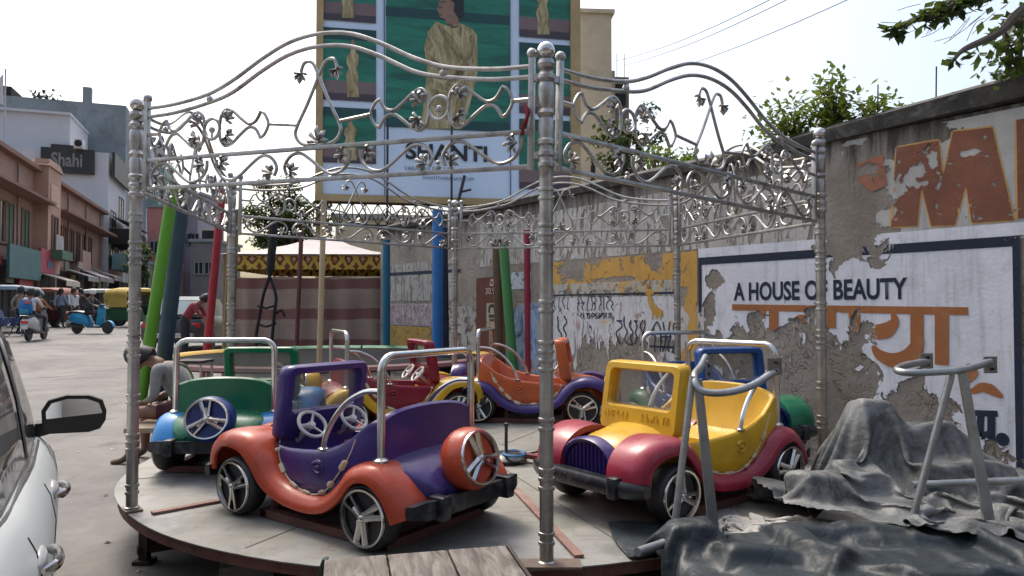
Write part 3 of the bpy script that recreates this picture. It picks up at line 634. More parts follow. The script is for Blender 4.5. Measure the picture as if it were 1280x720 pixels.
def leafmesh(s=1.0):
    m = MB(); out = []
    for k in range(5):
        a = R(-80 + 40 * k); 
        L = .058 * s * (1, 1.15, 1.3, 1.15, 1)[k]
        p = [(0, 0, 0), (.4 * L * math.cos(a - .28), -.010, .4 * L * math.sin(a - .28)), (.75 * L * math.cos(a - .22), -.014, .75 * L * math.sin(a - .22)), (L * math.cos(a), -.004, L * math.sin(a)), (.75 * L * math.cos(a + .22), -.014, .75 * L * math.sin(a + .22)), (.4 * L * math.cos(a + .28), -.010, .4 * L * math.sin(a + .28))]
        m.add(p + [(.55 * L * math.cos(a), .016, .55 * L * math.sin(a)), (.55 * L * math.cos(a), -.030, .55 * L * math.sin(a))], [(i, (i + 1) % 6, 7) for i in range(6)] + [((i + 1) % 6, i, 6) for i in range(6)])
    m.ball((0, 0, 0), .011 * s, 6); return m
leaf_me = leafmesh().build('leaf_ornament', steel, None, ang=60); leaf_data = leaf_me.data; bpy.data.objects.remove(leaf_me)
parts = []       # (name, mesh, local matrix)
def addp(name, mb_, M=None):
    o = mb_.build(name, steel, None); parts.append((name, o.data, M or Matrix())); bpy.data.objects.remove(o)
def addleaf(x, z, ang, s=1.0, fl=1): parts.append(('leaf_ornament', leaf_data, Matrix.Translation((x, 0, z)) @ Matrix.Rotation(R(-ang), 4, 'Y') @ Matrix.Diagonal((s, fl, s, 1))))
m = MB(); m.v = []; 
for t in tear: m.add(t.v, t.f)
addp('teardrop', m)
addleaf(0, .185, 90, 1.2); addleaf(-.105, .55, -100, .8); addleaf(.105, .55, -80, .8)
for sx in (-1, 1):
    X = lambda u: sx * u
    r = MB(); r.tube([(X(.681) + .053 * math.cos(k * math.pi / 10), 0, .305 + .056 * math.sin(k * math.pi / 10)) for k in range(20)], .009, 7, True); r.ball((X(.681), 0, .30), (.02, .012, .018), 8); r.tube([(X(.681), 0, .25), (X(.681), 0, .29)], .006, 5); addp('ring', r)
    for q in (-1, 1):          # two "fish" around the ring
        c = .681; g = lambda d: X(c + q * d)
        f = MB()
        for s in (1, -1):
            f.tube(cat([(g(.052), 0, .305 + s * .02), (g(.062), 0, .305 + s * .068), (g(.095), 0, .305 + s * .098), (g(.14), 0, .305 + s * .085), (g(.19), 0, .305 + s * .045), (g(.245), 0, .305 + s * .010), (g(.29), 0, .305 + s * .020), (g(.322), 0, .305 + s * .068)], 5), .0088, 7)
        f.tube(cat([(g(.318), 0, .376), (g(.345), 0, .362), (g(.368), 0, .325), (g(.372), 0, .305), (g(.368), 0, .285), (g(.345), 0, .248), (g(.318), 0, .234)], 5), .0080, 7)
        addp('fish_scroll', f)
        addleaf(g(.10), .345, 50 if q * sx > 0 else 130, .9); addleaf(g(.10), .262, -40 if q * sx > 0 else -140, .9)
for i, u0 in enumerate((-.905, -.45, .0, .45, .905)):
    q = 1 if i % 2 == 0 else -1
    pts = [(u0 - q * .185, 0, .030), (u0 - q * .20, 0, .075), (u0 - q * .165, 0, .125), (u0 - q * .105, 0, .138), (u0 - q * .045, 0, .105), (u0 + q * .035, 0, .045), (u0 + q * .09, 0, .022), (u0 + q * .15, 0, .038), (u0 + q * .19, 0, .085), (u0 + q * .195, 0, .135)]
    addp('s_scroll', tb(pts)); addleaf(u0 - q * .165, .045, 20 if q > 0 else 160, .85); addleaf(u0 + q * .165, .115, 190 if q > 0 else -10, .9)
for u in (-.68, .68): m = MB(); m.ball((u, 0, .022), .016, 8); m.ball((u, 0, .044), .011, 8); addp('bud_ornament', m)
ZOFF = [.022, -.05, 0, .04, .055, .055]      # the railings were never hung quite level
frame0 = fr.build('railing_panel', steel, None); fd = frame0.data; bpy.data.objects.remove(frame0)
for k in range(6):
    (xa, ya), (xb, yb) = posts_xy[k], posts_xy[(k + 1) % 6]
    o = mobj('railing_panel', fd, carou); za, zb = ZOFF[k], ZOFF[(k + 1) % 6]; o.location = ((xa + xb) / 2, (ya + yb) / 2, PZ + 1.745 + (za + zb) / 2); o.rotation_euler = (0, -math.atan2(zb - za, 2.4), math.atan2(yb - ya, xb - xa))
    for nm, me, M in parts: c = mobj(nm, me, o); c.matrix_local = M
# red cloth strip tied to the front panel
pc = at(656, 150, 3.22); mb = MB()
secs = []
for i in range(9):
    t = i / 8; z = .06 - .13 * t; wv = .006 + .008 * abs(math.sin(t * 7)); x = .012 * math.sin(t * 5); y = -.03 - .015 * math.sin(t * 4)
    secs.append([(x - wv, y, z), (x, y - .012, z + .004), (x + wv, y, z), (x, y + .010, z - .003)])
mb.loft(secs); o = mb.build('cloth_strip', mk('red_cloth', (.17, .012, .02), .85, 0, .3, 20), None); o.location = pc
tag(o, 'short red cloth strip knotted to the front railing beside the nearest post', 'cloth')
# central hub
hub = thing('hub_motor', (CX + .2, CY - .28, PZ), 0, 'low black hub fitting with an upright bolt at the middle of the deck', 'hub')
mb = MB(); mb.lathe([(.0, 0), (.15, 0), (.16, .03), (.12, .06), (.05, .075), (.0, .075)], 20, close=False); mb.build('plate', black_m, hub)
MB().lathe([(.012, .07), (.012, .26), (.018, .262), (.018, .28), (.008, .285)], 8).build('bolt', dkiron, hub)
mb = MB(); mb.box((.17, -.04, .05), (.16, .06, .035), (0, .1, -.3), .008); mb.build('bracket', mk('maroon_iron', (.12, .02, .02), .6), hub)
MB().tube([(.08 * math.cos(k * .5) + .06, .1 * math.sin(k * .5) - .05, .07) for k in range(13)], .012, 6).build('blue_lead', mk('blue_cable', (.02, .12, .25), .5), hub)
for p0, p1, nm in (((640, 572), (700, 560), 0), ((645, 578), (690, 582), 1)):
    a = on_z(*p0, PZ + .02); b_ = on_z(*p1, PZ + .02); m_ = (a + b_) / 2
    tag(MB().tube(cat([a, m_ + Vector((0, .03, 0)), b_], 5), .009 if nm == 0 else .006, 6).build('tie_rod', dkiron), ('thicker rear iron rod' if nm == 0 else 'thinner front iron rod') + ' lying on the deck, running right from the hub', 'rod', 'rods on the deck')
# ================================================================== THE KIDDIE CARS (local x forward, y left, z from the deck)
STN = [ # x, half width, bottom, rim, inner/top centre, side-inner z
 (.615, .13, .22, .27, .30), (.60, .165, .19, .295, .345), (.57, .19, .17, .315, .385), (.50, .205, .155, .33, .412), (.44, .212, .152, .338, .424), (.38, .222, .148, .346, .434), (.32, .240, .144, .355, .444), (.265, .254, .14, .362, .450),
 (.258, .256, .14, .362, .33), (.235, .260, .14, .363, .23), (.13, .272, .138, .368, .215), (.02, .285, .135, .378, .215), (-.08, .30, .132, .39, .215), (-.17, .306, .132, .405, .22), (-.185, .307, .132, .41, .30), (-.26, .31, .132, .435, .325), (-.34, .31, .134, .475, .33),
 (-.39, .308, .137, .515, .345), (-.43, .304, .14, .545, .42), (-.455, .30, .142, .56, .53), (-.47, .297, .144, .565, .61), (-.485, .292, .146, .562, .618), (-.50, .286, .148, .55, .608), (-.508, .283, .15, .40, .435), (-.515, .28, .15, .372, .405),
 (-.60, .265, .16, .352, .385), (-.67, .24, .175, .315, .345), (-.715, .20, .195, .28, .30), (-.73, .16, .21, .262, .272)]
def bw(x, w_): return w_ * interp([(-.74, 1.0), (-.55, 1.06), (-.4, 1.08), (.1, 1.08), (.3, 1.0)], x)
def car_body():
    mb = MB(); secs = []
    for x, w_, zb, zr, zi in STN:
        w_ = bw(x, w_)
        cock = zi < zr
        half = [(0, zb), (.55 * w_, zb), (.86 * w_, zb + .012), (w_ * .98, zb + .05), (w_, lerp(zb, zr, .45)), (w_ * 1.01, lerp(zb, zr, .75)), (w_ * 1.0, zr - .022), (w_ * .985, zr - .006), (w_ * .955, zr)]
        if cock: half += [(w_ * .915, zr - .004), (w_ * .885, zr - .02), (w_ * .86, lerp(zi, zr, .35)), (w_ * .80, zi + .02), (w_ * .6, zi), (0, zi)]
        else: half += [(w_ * .90, zr + (zi - zr) * .25), (w_ * .80, zr + (zi - zr) * .50), (w_ * .66, zr + (zi - zr) * .72), (w_ * .48, zr + (zi - zr) * .88), (w_ * .26, zr + (zi - zr) * .97), (0, zi)]
        sec = [(x, y, z) for y, z in half] + [(x, -y, z) for y, z in half[-2:0:-1]]
        secs.append(sec)
    mb.loft(secs); return mb
def fender(sy):
    mb = MB()
    path = cat([(.685, 0, .215), (.675, 0, .30), (.625, 0, .37), (.54, 0, .415), (.44, 0, .425), (.34, 0, .395), (.26, 0, .32), (.19, 0, .235), (.10, 0, .188), (0, 0, .172), (-.12, 0, .172), (-.21, 0, .20), (-.29, 0, .26), (-.36, 0, .335), (-.44, 0, .372), (-.53, 0, .372), (-.61, 0, .325), (-.67, 0, .25), (-.705, 0, .175)], 4)
    secs = []; n = len(path)
    for i, p in enumerate(path):
        t = (path[min(i + 1, n - 1)] - path[max(i - 1, 0)]).normalized(); nn = Vector((t.z, 0, -t.x)); 
        if nn.z < 0 and abs(t.x) > .3: nn = -nn
        if i and nn.dot(pn) < 0: nn = -nn
        pn = nn
        wd = interp([(-.72, 1.0), (-.45, 1.08), (-.15, .93), (.1, .91), (.45, 1.08), (.70, .92)], p.x)
        prof = [(.16, .004), (.24, .012), (.31, .012), (.352, .003), (.378, -.018), (.390, -.046), (.388, -.070), (.376, -.074), (.366, -.055), (.345, -.035), (.30, -.024), (.16, -.03)]
        secs.append([(p.x + nn.x * b, sy * (.16 + (a - .16) * wd), p.z + nn.z * b) for a, b in prof])
    if sy < 0: secs = [q[::-1] for q in secs]
    return mb.loft(secs)
def rrect(y0, z0, y1, z1, r, k=4):
    out = []
    for cx, cz, a0 in ((y1 - r, z1 - r, 0), (y0 + r, z1 - r, 90), (y0 + r, z0 + r, 180), (y1 - r, z0 + r, 270)):
        out += [(cx + r * math.cos(R(a0 + 90 * i / k)), cz + r * math.sin(R(a0 + 90 * i / k))) for i in range(k + 1)]
    return out
def windscreen():
    mb = MB(); O = rrect(-.262, .385, .262, .775, .045); I = rrect(-.210, .53, .210, .728, .03); O2 = rrect(-.252, .395, .252, .765, .04); I2 = rrect(-.218, .522, .218, .736, .03)
    def tilt(y, z, x): return (x + .135 - (z - .40) * .16, y, z)
    rings = [[tilt(y, z, .165) for y, z in I], [tilt(y, z, .182) for y, z in I2], [tilt(y, z, .182) for y, z in O2], [tilt(y, z, .168) for y, z in O], [tilt(y, z, .105) for y, z in O], [tilt(y, z, .092) for y, z in O2], [tilt(y, z, .092) for y, z in I2], [tilt(y, z, .108) for y, z in I], [tilt(y, z, .165) for y, z in I]]
    return mb.loft(rings, True, False)
def hubcap(r, depth=.012):      # chrome ring with three twin spokes, facing +z
    mb = MB(); mb.lathe([(r * .86, -.004), (r * .90, .012), (r * .97, .014), (r * 1.0, .006), (r, -.006), (r * .86, -.010)], 28, None, close=False)
    mb.ball((0, 0, .006), (r * .17, r * .17, .016), 10)
    for k in range(3):
        a0 = R(90 + 120 * k)
        for da in (-.19, .19):
            c = [(r * .12 * math.cos(a0 + da * 3), r * .12 * math.sin(a0 + da * 3)), (r * .30 * math.cos(a0 + da * 1.6), r * .30 * math.sin(a0 + da * 1.6)), (r * .90 * math.cos(a0 + da * 1.25), r * .90 * math.sin(a0 + da * 1.25))]
            mb.tube([(x, y, .006 - .004 * i) for i, (x, y) in enumerate(c)], [r * .14, r * .125, r * .13], 6, flat=.6)
        mb.prism([(r * .05 * math.cos(a0 - 1.5), r * .05 * math.sin(a0 - 1.5)), (r * .55 * math.cos(a0 - .2), r * .55 * math.sin(a0 - .2)), (r * .55 * math.cos(a0 + .2), r * .55 * math.sin(a0 + .2)), (r * .05 * math.cos(a0 + 1.5), r * .05 * math.sin(a0 + 1.5))], Matrix.Translation((0, 0, -.002)), .005)
    return mb
CARMESH = {}
def cm(key, fn):
    if key not in CARMESH:
        o = fn(); CARMESH[key] = o.data; bpy.data.objects.remove(o)
    return CARMESH[key]
white_pl = mk('white_plastic', (.55, .54, .50), .35, 0, .12, 8, (.25, .22, .18), .4, 16)
def recol(me, *mats):
    m2 = me.copy(); m2.materials.clear()
    for m in mats: m2.materials.append(m)
    return m2
def hat(y, x, z):  # matrix: local z -> sideways outward
    return Matrix.Translation((x, y, z)) @ Matrix.Rotation(R(-90 if y > 0 else 90), 4, 'X')
def make_car(loc, head, body, fend, spare, grille, label, emboss=False, tilt=0, scr=glass('dusty_screen', (.86, .85, .82), .2, .76), scale=1.0):
    root = thing('kiddie_car', loc, head, label, 'ride car', 'kiddie cars on the merry-go-round'); root.rotation_euler[1] = tilt; root.scale = (1.12, 1.12, 1.05)
    def part(nm, me, par=root, M=None):
        o = mobj(nm, me, par)
        if M: o.matrix_local = M
        return o
    b = part('body', recol(cm('body', lambda: car_body().build('body', [], None, ang=42)), body))
    for sy in (1, -1): part('door_handle', recol(cm(('dh', sy), lambda: door_bumps(sy).build('door_handle', [], None)), body), b)
    part('edge_trim', cm('trim', lambda: trim().build('edge_trim', cream, None)), b)
    for sy in (1, -1): part('fender', recol(cm(('f', sy), lambda: fender(sy).build('fender', [], None, ang=50)), fend))
    ws_ = part('windscreen', recol(cm('ws', lambda: windscreen().build('windscreen_frame', [], None, ang=45)), body))
    def pane():
        m = MB(); m.add([(x + .135 - (z - .40) * .16, y, z) for x, y, z in ((.137, -.213, .525), (.137, .213, .525), (.137, .213, .732), (.137, -.213, .732), (.133, -.213, .525), (.133, .213, .525), (.133, .213, .732), (.133, -.213, .732))], [(0, 1, 2, 3), (7, 6, 5, 4)]); return m.build('pane', [], None, smooth=False)
    part('pane', recol(cm('pane', pane), scr), ws_)
    if emboss:       # worn raised lettering along the lower band, too rubbed down to read
        m = MB(); rr = random.Random(11)
        for y0, n_ in ((-.225, 6), (.045, 6)):
            for i in range(n_):
                yc = y0 + i * .032
                for q in range(3):
                    y1, z1, y2, z2 = yc + rr.uniform(-.011, .011), rr.choice((.462, .480, .497)), yc + rr.uniform(-.011, .011), rr.choice((.462, .480, .497))
                    m.tube([(.317 - (z1 - .40) * .16, y1, z1), (.317 - (z2 - .40) * .16, y2 + .002, z2 + .001)], .0045, 6)
        m.build('raised_lettering', body, ws_)
    def gr():
        m = MB(); O = [(.205 * math.cos(R(a)), .185 + .225 * max(0, math.sin(R(a))) ** .8) for a in range(0, 181, 10)]; I = [(y * .80, .205 + (z - .185) * .80) for y, z in O]
        secs = [[(.60, y * .98, z) for y, z in O], [(.650, y, z) for y, z in O], [(.668, y * .93, .185 + (z - .185) * .95) for y, z in O], [(.660, y, z) for y, z in I], [(.640, y * .97, z) for y, z in I]]
        m.loft(secs, True, True)
        for k in range(-5, 6):
            y = k * .027; zt_ = .205 + .18 * math.sqrt(max(0, 1 - (y / .168) ** 2)); m.tube([(.645, y, .215), (.645, y, zt_ - .012)], .006, 5)
        return m.build('grille', [], None, ang=35)
    part('grille', recol(cm('gr', gr), grille))
    def bumper(x, hw, cv):
        m = MB(); secs = []
        for i in range(15):
            t = -1 + 2 * i / 14; y = hw * t; xx = x - cv * t * t * t * t; s = 1 if abs(t) < .93 else .72
            secs.append([(xx + dx * s, y, .205 + dz * s) for dx, dz in ((-.028, -.036), (.018, -.042), (.03, -.025), (.03, .02), (.018, .036), (-.028, .04))])
        m.loft(secs)
        for sy in (-1, 1): m.box((x - .005, sy * hw * .62, .205), (.085, .055, .105), bev=.012)
        return m
    part('bumper', cm('bf', lambda: bumper(.705, .385, .05).build('bumper', black_m, None))); part('bumper', cm('br', lambda: bumper(-.755, .36, -.035).build('bumper', black_m, None)))
    for x, hx in ((.425, 1), (-.485, 1)):
        for sy in (1, -1):
            wme = cm('wheel', lambda: MB().lathe([(.0, -.05), (.10, -.055), (.135, -.05), (.148, -.03), (.150, 0), (.148, .03), (.142, .044), (.134, .050), (.128, .035), (.0, .03)], 28, close=False).build('wheel', tyre_m, None, ang=50))
            o = part('wheel', wme, root, hat(sy * .340, x, .152) @ Matrix.Rotation(R(random.uniform(0, 360)), 4, 'Z'))
            part('hubcap', cm('hub', lambda: hubcap(.131).build('hubcap', chrome, None, ang=40)), o, Matrix.Translation((0, 0, .046)))
    sp = part('spare_wheel', recol(cm('spare', lambda: MB().lathe([(.0, -.075), (.09, -.075), (.125, -.06), (.143, -.03), (.147, 0), (.143, .03), (.136, .052), (.128, .064), (.120, .05), (.0, .045)], 30, close=False).build('spare_wheel', [], None, ang=50)), spare), root, Matrix.Translation((-.735, 0, .375)) @ Matrix.Rotation(R(-78), 4, 'Y'))
    part('hubcap', cm('hub2', lambda: hubcap(.128).build('hubcap', chrome, None, ang=40)), sp, Matrix.Translation((0, 0, .060)) @ Matrix.Rotation(R(160), 4, 'Z'))
    def rb():
        m = MB(); pts = [(-.50, -.302, .385), (-.50, -.302, .79)] + [(-.50, -.302 + .07 * (1 - math.cos(R(a))), .79 + .07 * math.sin(R(a))) for a in (20, 40, 60, 80, 90)]
        pts += [(x, -y, z) for x, y, z in pts[::-1]]; m.tube(pts, .0185, 10)
        for sy in (-1, 1): m.lathe([(.036, 0), (.036, .008), (.024, .018), (.02, .02)], 12, Matrix.Translation((-.50, sy * .302, .385)))
        return m.build('roll_bar', chrome, None)
    part('roll_bar', cm('rb', rb))
    for sy in (1, -1):
        def arm(): m = MB(); m.tube(cat([(-.495, sy * .302, .70), (-.40, sy * .304, .69), (-.30, sy * .308, .64), (-.22, sy * .311, .56), (-.165, sy * .313, .47), (-.145, sy * .313, .405)], 6), .0125, 9); m.lathe([(.026, 0), (.026, .006), (.014, .012)], 10, Matrix.Translation((-.145, sy * .313, .400))); return m.build('grab_rail', chrome, None)
        part('grab_rail', cm(('arm', sy), arm))
    for sy in (1, -1):
        def st():
            m = MB(); m.tube([(.075 * math.cos(k * math.pi / 12), .075 * math.sin(k * math.pi / 12), 0) for k in range(24)], .0095, 7, True)
            for k in range(3): a = R(90 + 120 * k); m.tube([(0, 0, -.012), (.073 * math.cos(a), .073 * math.sin(a), 0)], [.016, .010], 6, flat=.5)
            m.lathe([(.018, -.16), (.018, -.02), (.024, -.012), (.016, .004), (.003, .006)], 10); return m.build('steering_wheel', white_pl, None)
        part('steering_wheel', cm('st', st), root, Matrix.Translation((.15, sy * .135, .465)) @ Matrix.Rotation(R(-52), 4, 'Y'))
    def base():
        m = MB()
        for sy in (-1, 1): m.box((-.13, sy * .30, .024), (.86, .05, .040))
        for x in (.28, -.54): m.box((x, 0, .025), (.05, .65, .038))
        for x in (.36, -.36):
            for sy in (-1, 1): m.tube([(x * .7, sy * .29, .03), (x * .7, sy * .22, .17)], .018, 5)
        m.box((.02, 0, .125), (.9, .30, .03)); return m.build('base_frame', rust, None, smooth=False)
    part('base_frame', cm('base', base)); return root
def body_w(x): return bw(x, interp([(s[0], s[1]) for s in STN[::-1]], x))
def body_z(x): s = sorted(STN); return interp([(q[0], q[3]) for q in s], x)
def door_bumps(sy_):
    m = MB()
    for sy in (sy_,):
        y = sy * (body_w(-.13) * 1.005 + .001)
        m.tube([(-.13 + .035 * math.cos(a * .42), y, .315 + .028 * math.sin(a * .42)) for a in range(1, 15)], .010, 7)
        m.ball((-.13, y, .315), (.022, .012, .014), 8)
    return m
def trim():
    m = MB(); rr = random.Random(3)
    path = cat([(.235, 0, .355), (.215, 0, .30), (.16, 0, .235), (.07, 0, .195), (0, 0, .180), (-.10, 0, .180), (-.18, 0, .21), (-.245, 0, .27), (-.30, 0, .335), (-.345, 0, .40), (-.38, 0, .475)], 10)
    def pt(p, sy, o=.003): return Vector((p.x, sy * (body_w(p.x) * interp([(.14, .99), (.20, 1.0), (.3, 1.012), (.5, 1.0)], p.z) + o), p.z))
    for sy in (-1, 1):
        i = 0
        while i < len(path) - 9:
            L = rr.randint(4, 8); seg = [pt(p, sy) for p in path[i:i + L]]
            m.tube(seg, [.012] + [.0165] * (len(seg) - 2) + [.011], 6, flat=.55); i += L + rr.randint(3, 9)
        m.tube([pt(p, sy, .001) for p in path], .0035, 5)
    return m
yel = fibre('yellow_fibreglass', (.58, .34, .016)); crim = fibre('crimson_fibreglass', (.29, .024, .048)); purp = fibre('purple_fibreglass', (.042, .024, .140)); ored = fibre('orange_red_fibreglass', (.43, .062, .026)); grn = fibre('green_fibreglass', (.004, .125, .055)); blu = fibre('blue_fibreglass', (.008, .055, .22)); skyb = fibre('sky_blue_fibreglass', (.02, .20, .50)); redf = fibre('red_fibreglass', (.23, .012, .028)); orng = fibre('orange_fibreglass', (.50, .11, .035)); dkb = fibre('dark_blue_fibreglass', (.008, .03, .16))
make_car((-.88, 4.03, PZ), R(144.5), purp, ored, ored, ored, 'purple kiddie car with orange-red fenders and spare wheel, nearest the camera')
make_car((.986, 4.39, PZ), R(218), yel, crim, grn, purp, 'yellow kiddie car with crimson fenders and a purple grille, facing the camera', emboss=True)
make_car((1.66, 6.0, PZ), R(-73), blu, grn, skyb, dkb, 'blue kiddie car mostly hidden behind the yellow one')
make_car((.27, 7.39, PZ), R(-9), orng, purp, purp, yel, 'orange kiddie car with purple fenders and yellow grille, at the back by the wall')
make_car((-1.13, 7.05, PZ), R(26), redf, yel, yel, skyb, 'red kiddie car with yellow fenders, seen beyond the purple car')
make_car((-2.02, 5.60, PZ), R(92), grn, skyb, dkb, grn, 'green kiddie car with sky-blue rear fenders, seen from behind next to the left post')
# ================================================================== FOREGROUND: tarpaulins, frames, plank step
def ridged(x, y, s, seed):
    return 1 - abs(noise.noise((x * s, y * s, seed)) * 2)
def crumple(x, y, sc_, seed):
    d_, p_ = noise.voronoi((x * sc_ + .4 * noise.noise((x * 2, y * 2, seed)), y * sc_ * .8, seed)); return d_[1] - d_[0]
def tarp_mat(name, c0, c1, cd_, rough=.42):
    m, nt, b = nodes(name); L = nt.links; co = obco(nt)
    c = mix(nt, ramp(nt, nz(nt, co, 2.6, 9, .75, .9), .40, .60), c0, c1)
    c = mix(nt, mth(nt, 'MULTIPLY', ramp(nt, nz(nt, co, 5, 9, .75, .8), .54, .68), .6), c, cd_)
    c = mix(nt, mth(nt, 'MULTIPLY', ramp(nt, nz(nt, co, 26, 9, .8), .64, .70), .35), c, (.45, .42, .38))
    L.new(c, b.inputs['Base Color']); L.new(mth(nt, 'ADD', mth(nt, 'MULTIPLY', nz(nt, co, 9, 6), .35), rough - .12), b.inputs['Roughness'])
    b.inputs['Specular IOR Level'].default_value = .35
    v = N(nt, 'ShaderNodeTexVoronoi', feature='DISTANCE_TO_EDGE', Scale=5.0); nn = N(nt, 'ShaderNodeTexNoise', Scale=3.0, Detail=4); L.new(co, nn.inputs['Vector']); L.new(nn.outputs['Color'], v.inputs['Vector'])
    v2 = N(nt, 'ShaderNodeTexNoise', Scale=9.0, Detail=6, Distortion=1.5); L.new(co, v2.inputs['Vector'])
    bump(nt, b, mth(nt, 'ADD', ramp(nt, v.outputs['Distance'], 0, .25), mth(nt, 'MULTIPLY', v2.outputs['Fac'], .4)), .22, .012)
    m.node_tree.nodes['Principled BSDF'].inputs['Sheen Weight'].default_value = .05
    return m
t_dark = tarp_mat('dark_green_tarpaulin', (.006, .012, .015), (.014, .024, .029), (.05, .06, .062), .40)
t_grey = tarp_mat('faded_grey_tarpaulin', (.045, .050, .050), (.16, .17, .168), (.27, .26, .24), .46)
def sstep(a, b_, x): t = max(0, min(1, (x - a) / (b_ - a))); return t * t * (3 - 2 * t)
def cloth_grid(name, x0, x1, y0, y1, nx, ny, hf, m, label, catn='tarpaulin', keep=None, th=.006):
    vs = []; idx = {}; fs = []
    for j in range(ny + 1):
        for i in range(nx + 1):
            x, y = lerp(x0, x1, i / nx), lerp(y0, y1, j / ny)
            if keep and not keep(x, y): continue
            idx[i, j] = len(vs); vs.append((x, y, hf(x, y)))
    for j in range(ny):
        for i in range(nx):
            q = [(i, j), (i + 1, j), (i + 1, j + 1), (i, j + 1)]
            if all(k in idx for k in q): fs.append([idx[k] for k in q])
    o = MB().add(vs, fs).build(name, m, None, ang=70, recalc=False)
    sm = o.modifiers.new('solid', 'SOLIDIFY'); sm.thickness = th
    return tag(o, label, catn)
def tri(v): v = v - math.floor(v); return abs(v - .5) * 2
def folds(x, y, dirs, seed, wob=.35):
    """sharp straight creases in several directions, like stiff plastic sheet that has been folded and kicked about"""
    h = 0; wx = x + wob * .3 * noise.noise((x * 1.7, y * 1.7, seed)); wy = y + wob * .3 * noise.noise((x * 1.7, y * 1.7, seed + 9))
    for th, lam, amp in dirs:
        k = .5 + .9 * max(0, noise.noise((x * 1.3, y * 1.3, seed + th)) + .35); h += amp * k * (tri((wx * math.cos(th) + wy * math.sin(th)) / lam + seed) - .5)
    return h
import numpy as np
def drop_cloth(name, cx, cy, rx, ry, nx, ny, squeeze, z0, H, m, label, steps=150, iters=14, seed=1, th=.004, shape=None, crease=None, sharp=False):
    """a stiff plastic sheet, bigger than the space it is given, dropped on what it covers and left to buckle"""
    rg = np.random.RandomState(seed); lx, ly = rx / nx, ry / ny
    gx, gy = np.meshgrid((np.arange(nx + 1) / nx - .5) * rx * squeeze, (np.arange(ny + 1) / ny - .5) * ry * squeeze)
    X = np.stack([gx + cx, gy + cy, np.zeros_like(gx)], -1); low = rg.randn((ny // 8) + 2, (nx // 8) + 2)
    yy, xx = np.mgrid[0:ny + 1, 0:nx + 1] / 8.0; i, j = yy.astype(int), xx.astype(int); fy, fx = yy - i, xx - j
    X[..., 2] = z0(X[..., 0], X[..., 1]) + .07 * ((low[i, j] * (1 - fx) + low[i, j + 1] * fx) * (1 - fy) + (low[i + 1, j] * (1 - fx) + low[i + 1, j + 1] * fx) * fy)
    X += rg.randn(*X.shape) * .004; V = np.zeros_like(X); dt = 1 / 50; dg = math.hypot(lx, ly)
    def con(A, B, L, k):
        D = B - A; n_ = np.linalg.norm(D, axis=-1, keepdims=True) + 1e-9; c_ = D * (.5 * k * (n_ - L) / n_); A += c_; B -= c_
    for st in range(steps):
        V[..., 2] -= 9.8 * dt; P = X + V * dt
        for it in range(iters):
            for o_ in (0, 1):
                e_ = P[:, o_:]; k_ = e_.shape[1] // 2 * 2; con(e_[:, 0:k_:2], e_[:, 1:k_:2], lx, 1.0)
                e_ = P[o_:]; k_ = e_.shape[0] // 2 * 2; con(e_[0:k_:2], e_[1:k_:2], ly, 1.0)
            con(P[:-1, :-1], P[1:, 1:], dg, .35); con(P[1:, :-1], P[:-1, 1:], dg, .35)
            con(P[:, :-4], P[:, 4:], 4 * lx, .02); con(P[:-4], P[4:], 4 * ly, .02); con(P[:, :-2], P[:, 2:], 2 * lx, .12); con(P[:-2], P[2:], 2 * ly, .12)
            h = H(P[..., 0], P[..., 1]) + .008; hit = P[..., 2] < h
            P[..., 2] = np.where(hit, h, P[..., 2]); fr_ = np.where(hit, .35, 0.0)[..., None]; P[..., :2] = P[..., :2] * (1 - fr_) + X[..., :2] * fr_
        V = (P - X) / dt * .96; X = P
    if crease:
        for a_ in range(ny + 1):
            for b_ in range(nx + 1): X[a_, b_, 2] += folds(b_ * lx, a_ * ly, crease, seed)
    vs = X.reshape(-1, 3).tolist(); W_ = nx + 1; fs = [(j_ * W_ + i_, j_ * W_ + i_ + 1, (j_ + 1) * W_ + i_ + 1, (j_ + 1) * W_ + i_) for j_ in range(ny) for i_ in range(nx) if not shape or shape(i_ / nx * 2 - 1, j_ / ny * 2 - 1)]
    used = sorted({k for f in fs for k in f}); ren = {k: n_ for n_, k in enumerate(used)}
    o = MB().add([vs[k] for k in used], [[ren[k] for k in f] for f in fs]).build(name, m, None, ang=24 if sharp else 180, recalc=False)
    sm = o.modifiers.new('solid', 'SOLIDIFY'); sm.thickness = th
    if not sharp: su = o.modifiers.new('sub', 'SUBSURF'); su.levels = su.render_levels = 1
    return tag(o, label, 'tarpaulin' if 'tarp' in name else 'sacking')
def npbox(x, y, cx, cy, hx, hy, h, sl): return h - sl * np.hypot(np.maximum(0, np.abs(x - cx) - hx), np.maximum(0, np.abs(y - cy) - hy))
def on_deck(x, y): return (x - CX) ** 2 + (y - CY) ** 2 < (PR + .02) ** 2
def H_low(x, y):
    h = np.where(on_deck(x, y), PZ + .01, .0)
    for b in ((2.3, 2.55, 1.60, .84, .445, 7), (.78, 3.16, .09, .06, .56, 4), (1.5, 2.8, .3, .25, .475, 1), (2.6, 3.0, .4, .2, .49, 1), (2.0, 3.3, .5, .1, .47, 1), (1.1, 2.55, .2, .3, .47, 1), (1.25, 3.05, .05, .22, .51, 1.2), (1.75, 2.7, .30, .04, .52, 1.0), (2.1, 3.1, .05, .2, .50, 1.2), (2.7, 2.75, .25, .04, .53, 1.1), (1.0, 2.95, .12, .03, .52, 1.3), (1.5, 3.3, .3, .03, .50, 1.2)): h = np.maximum(h, npbox(x, y, *b))
    return h
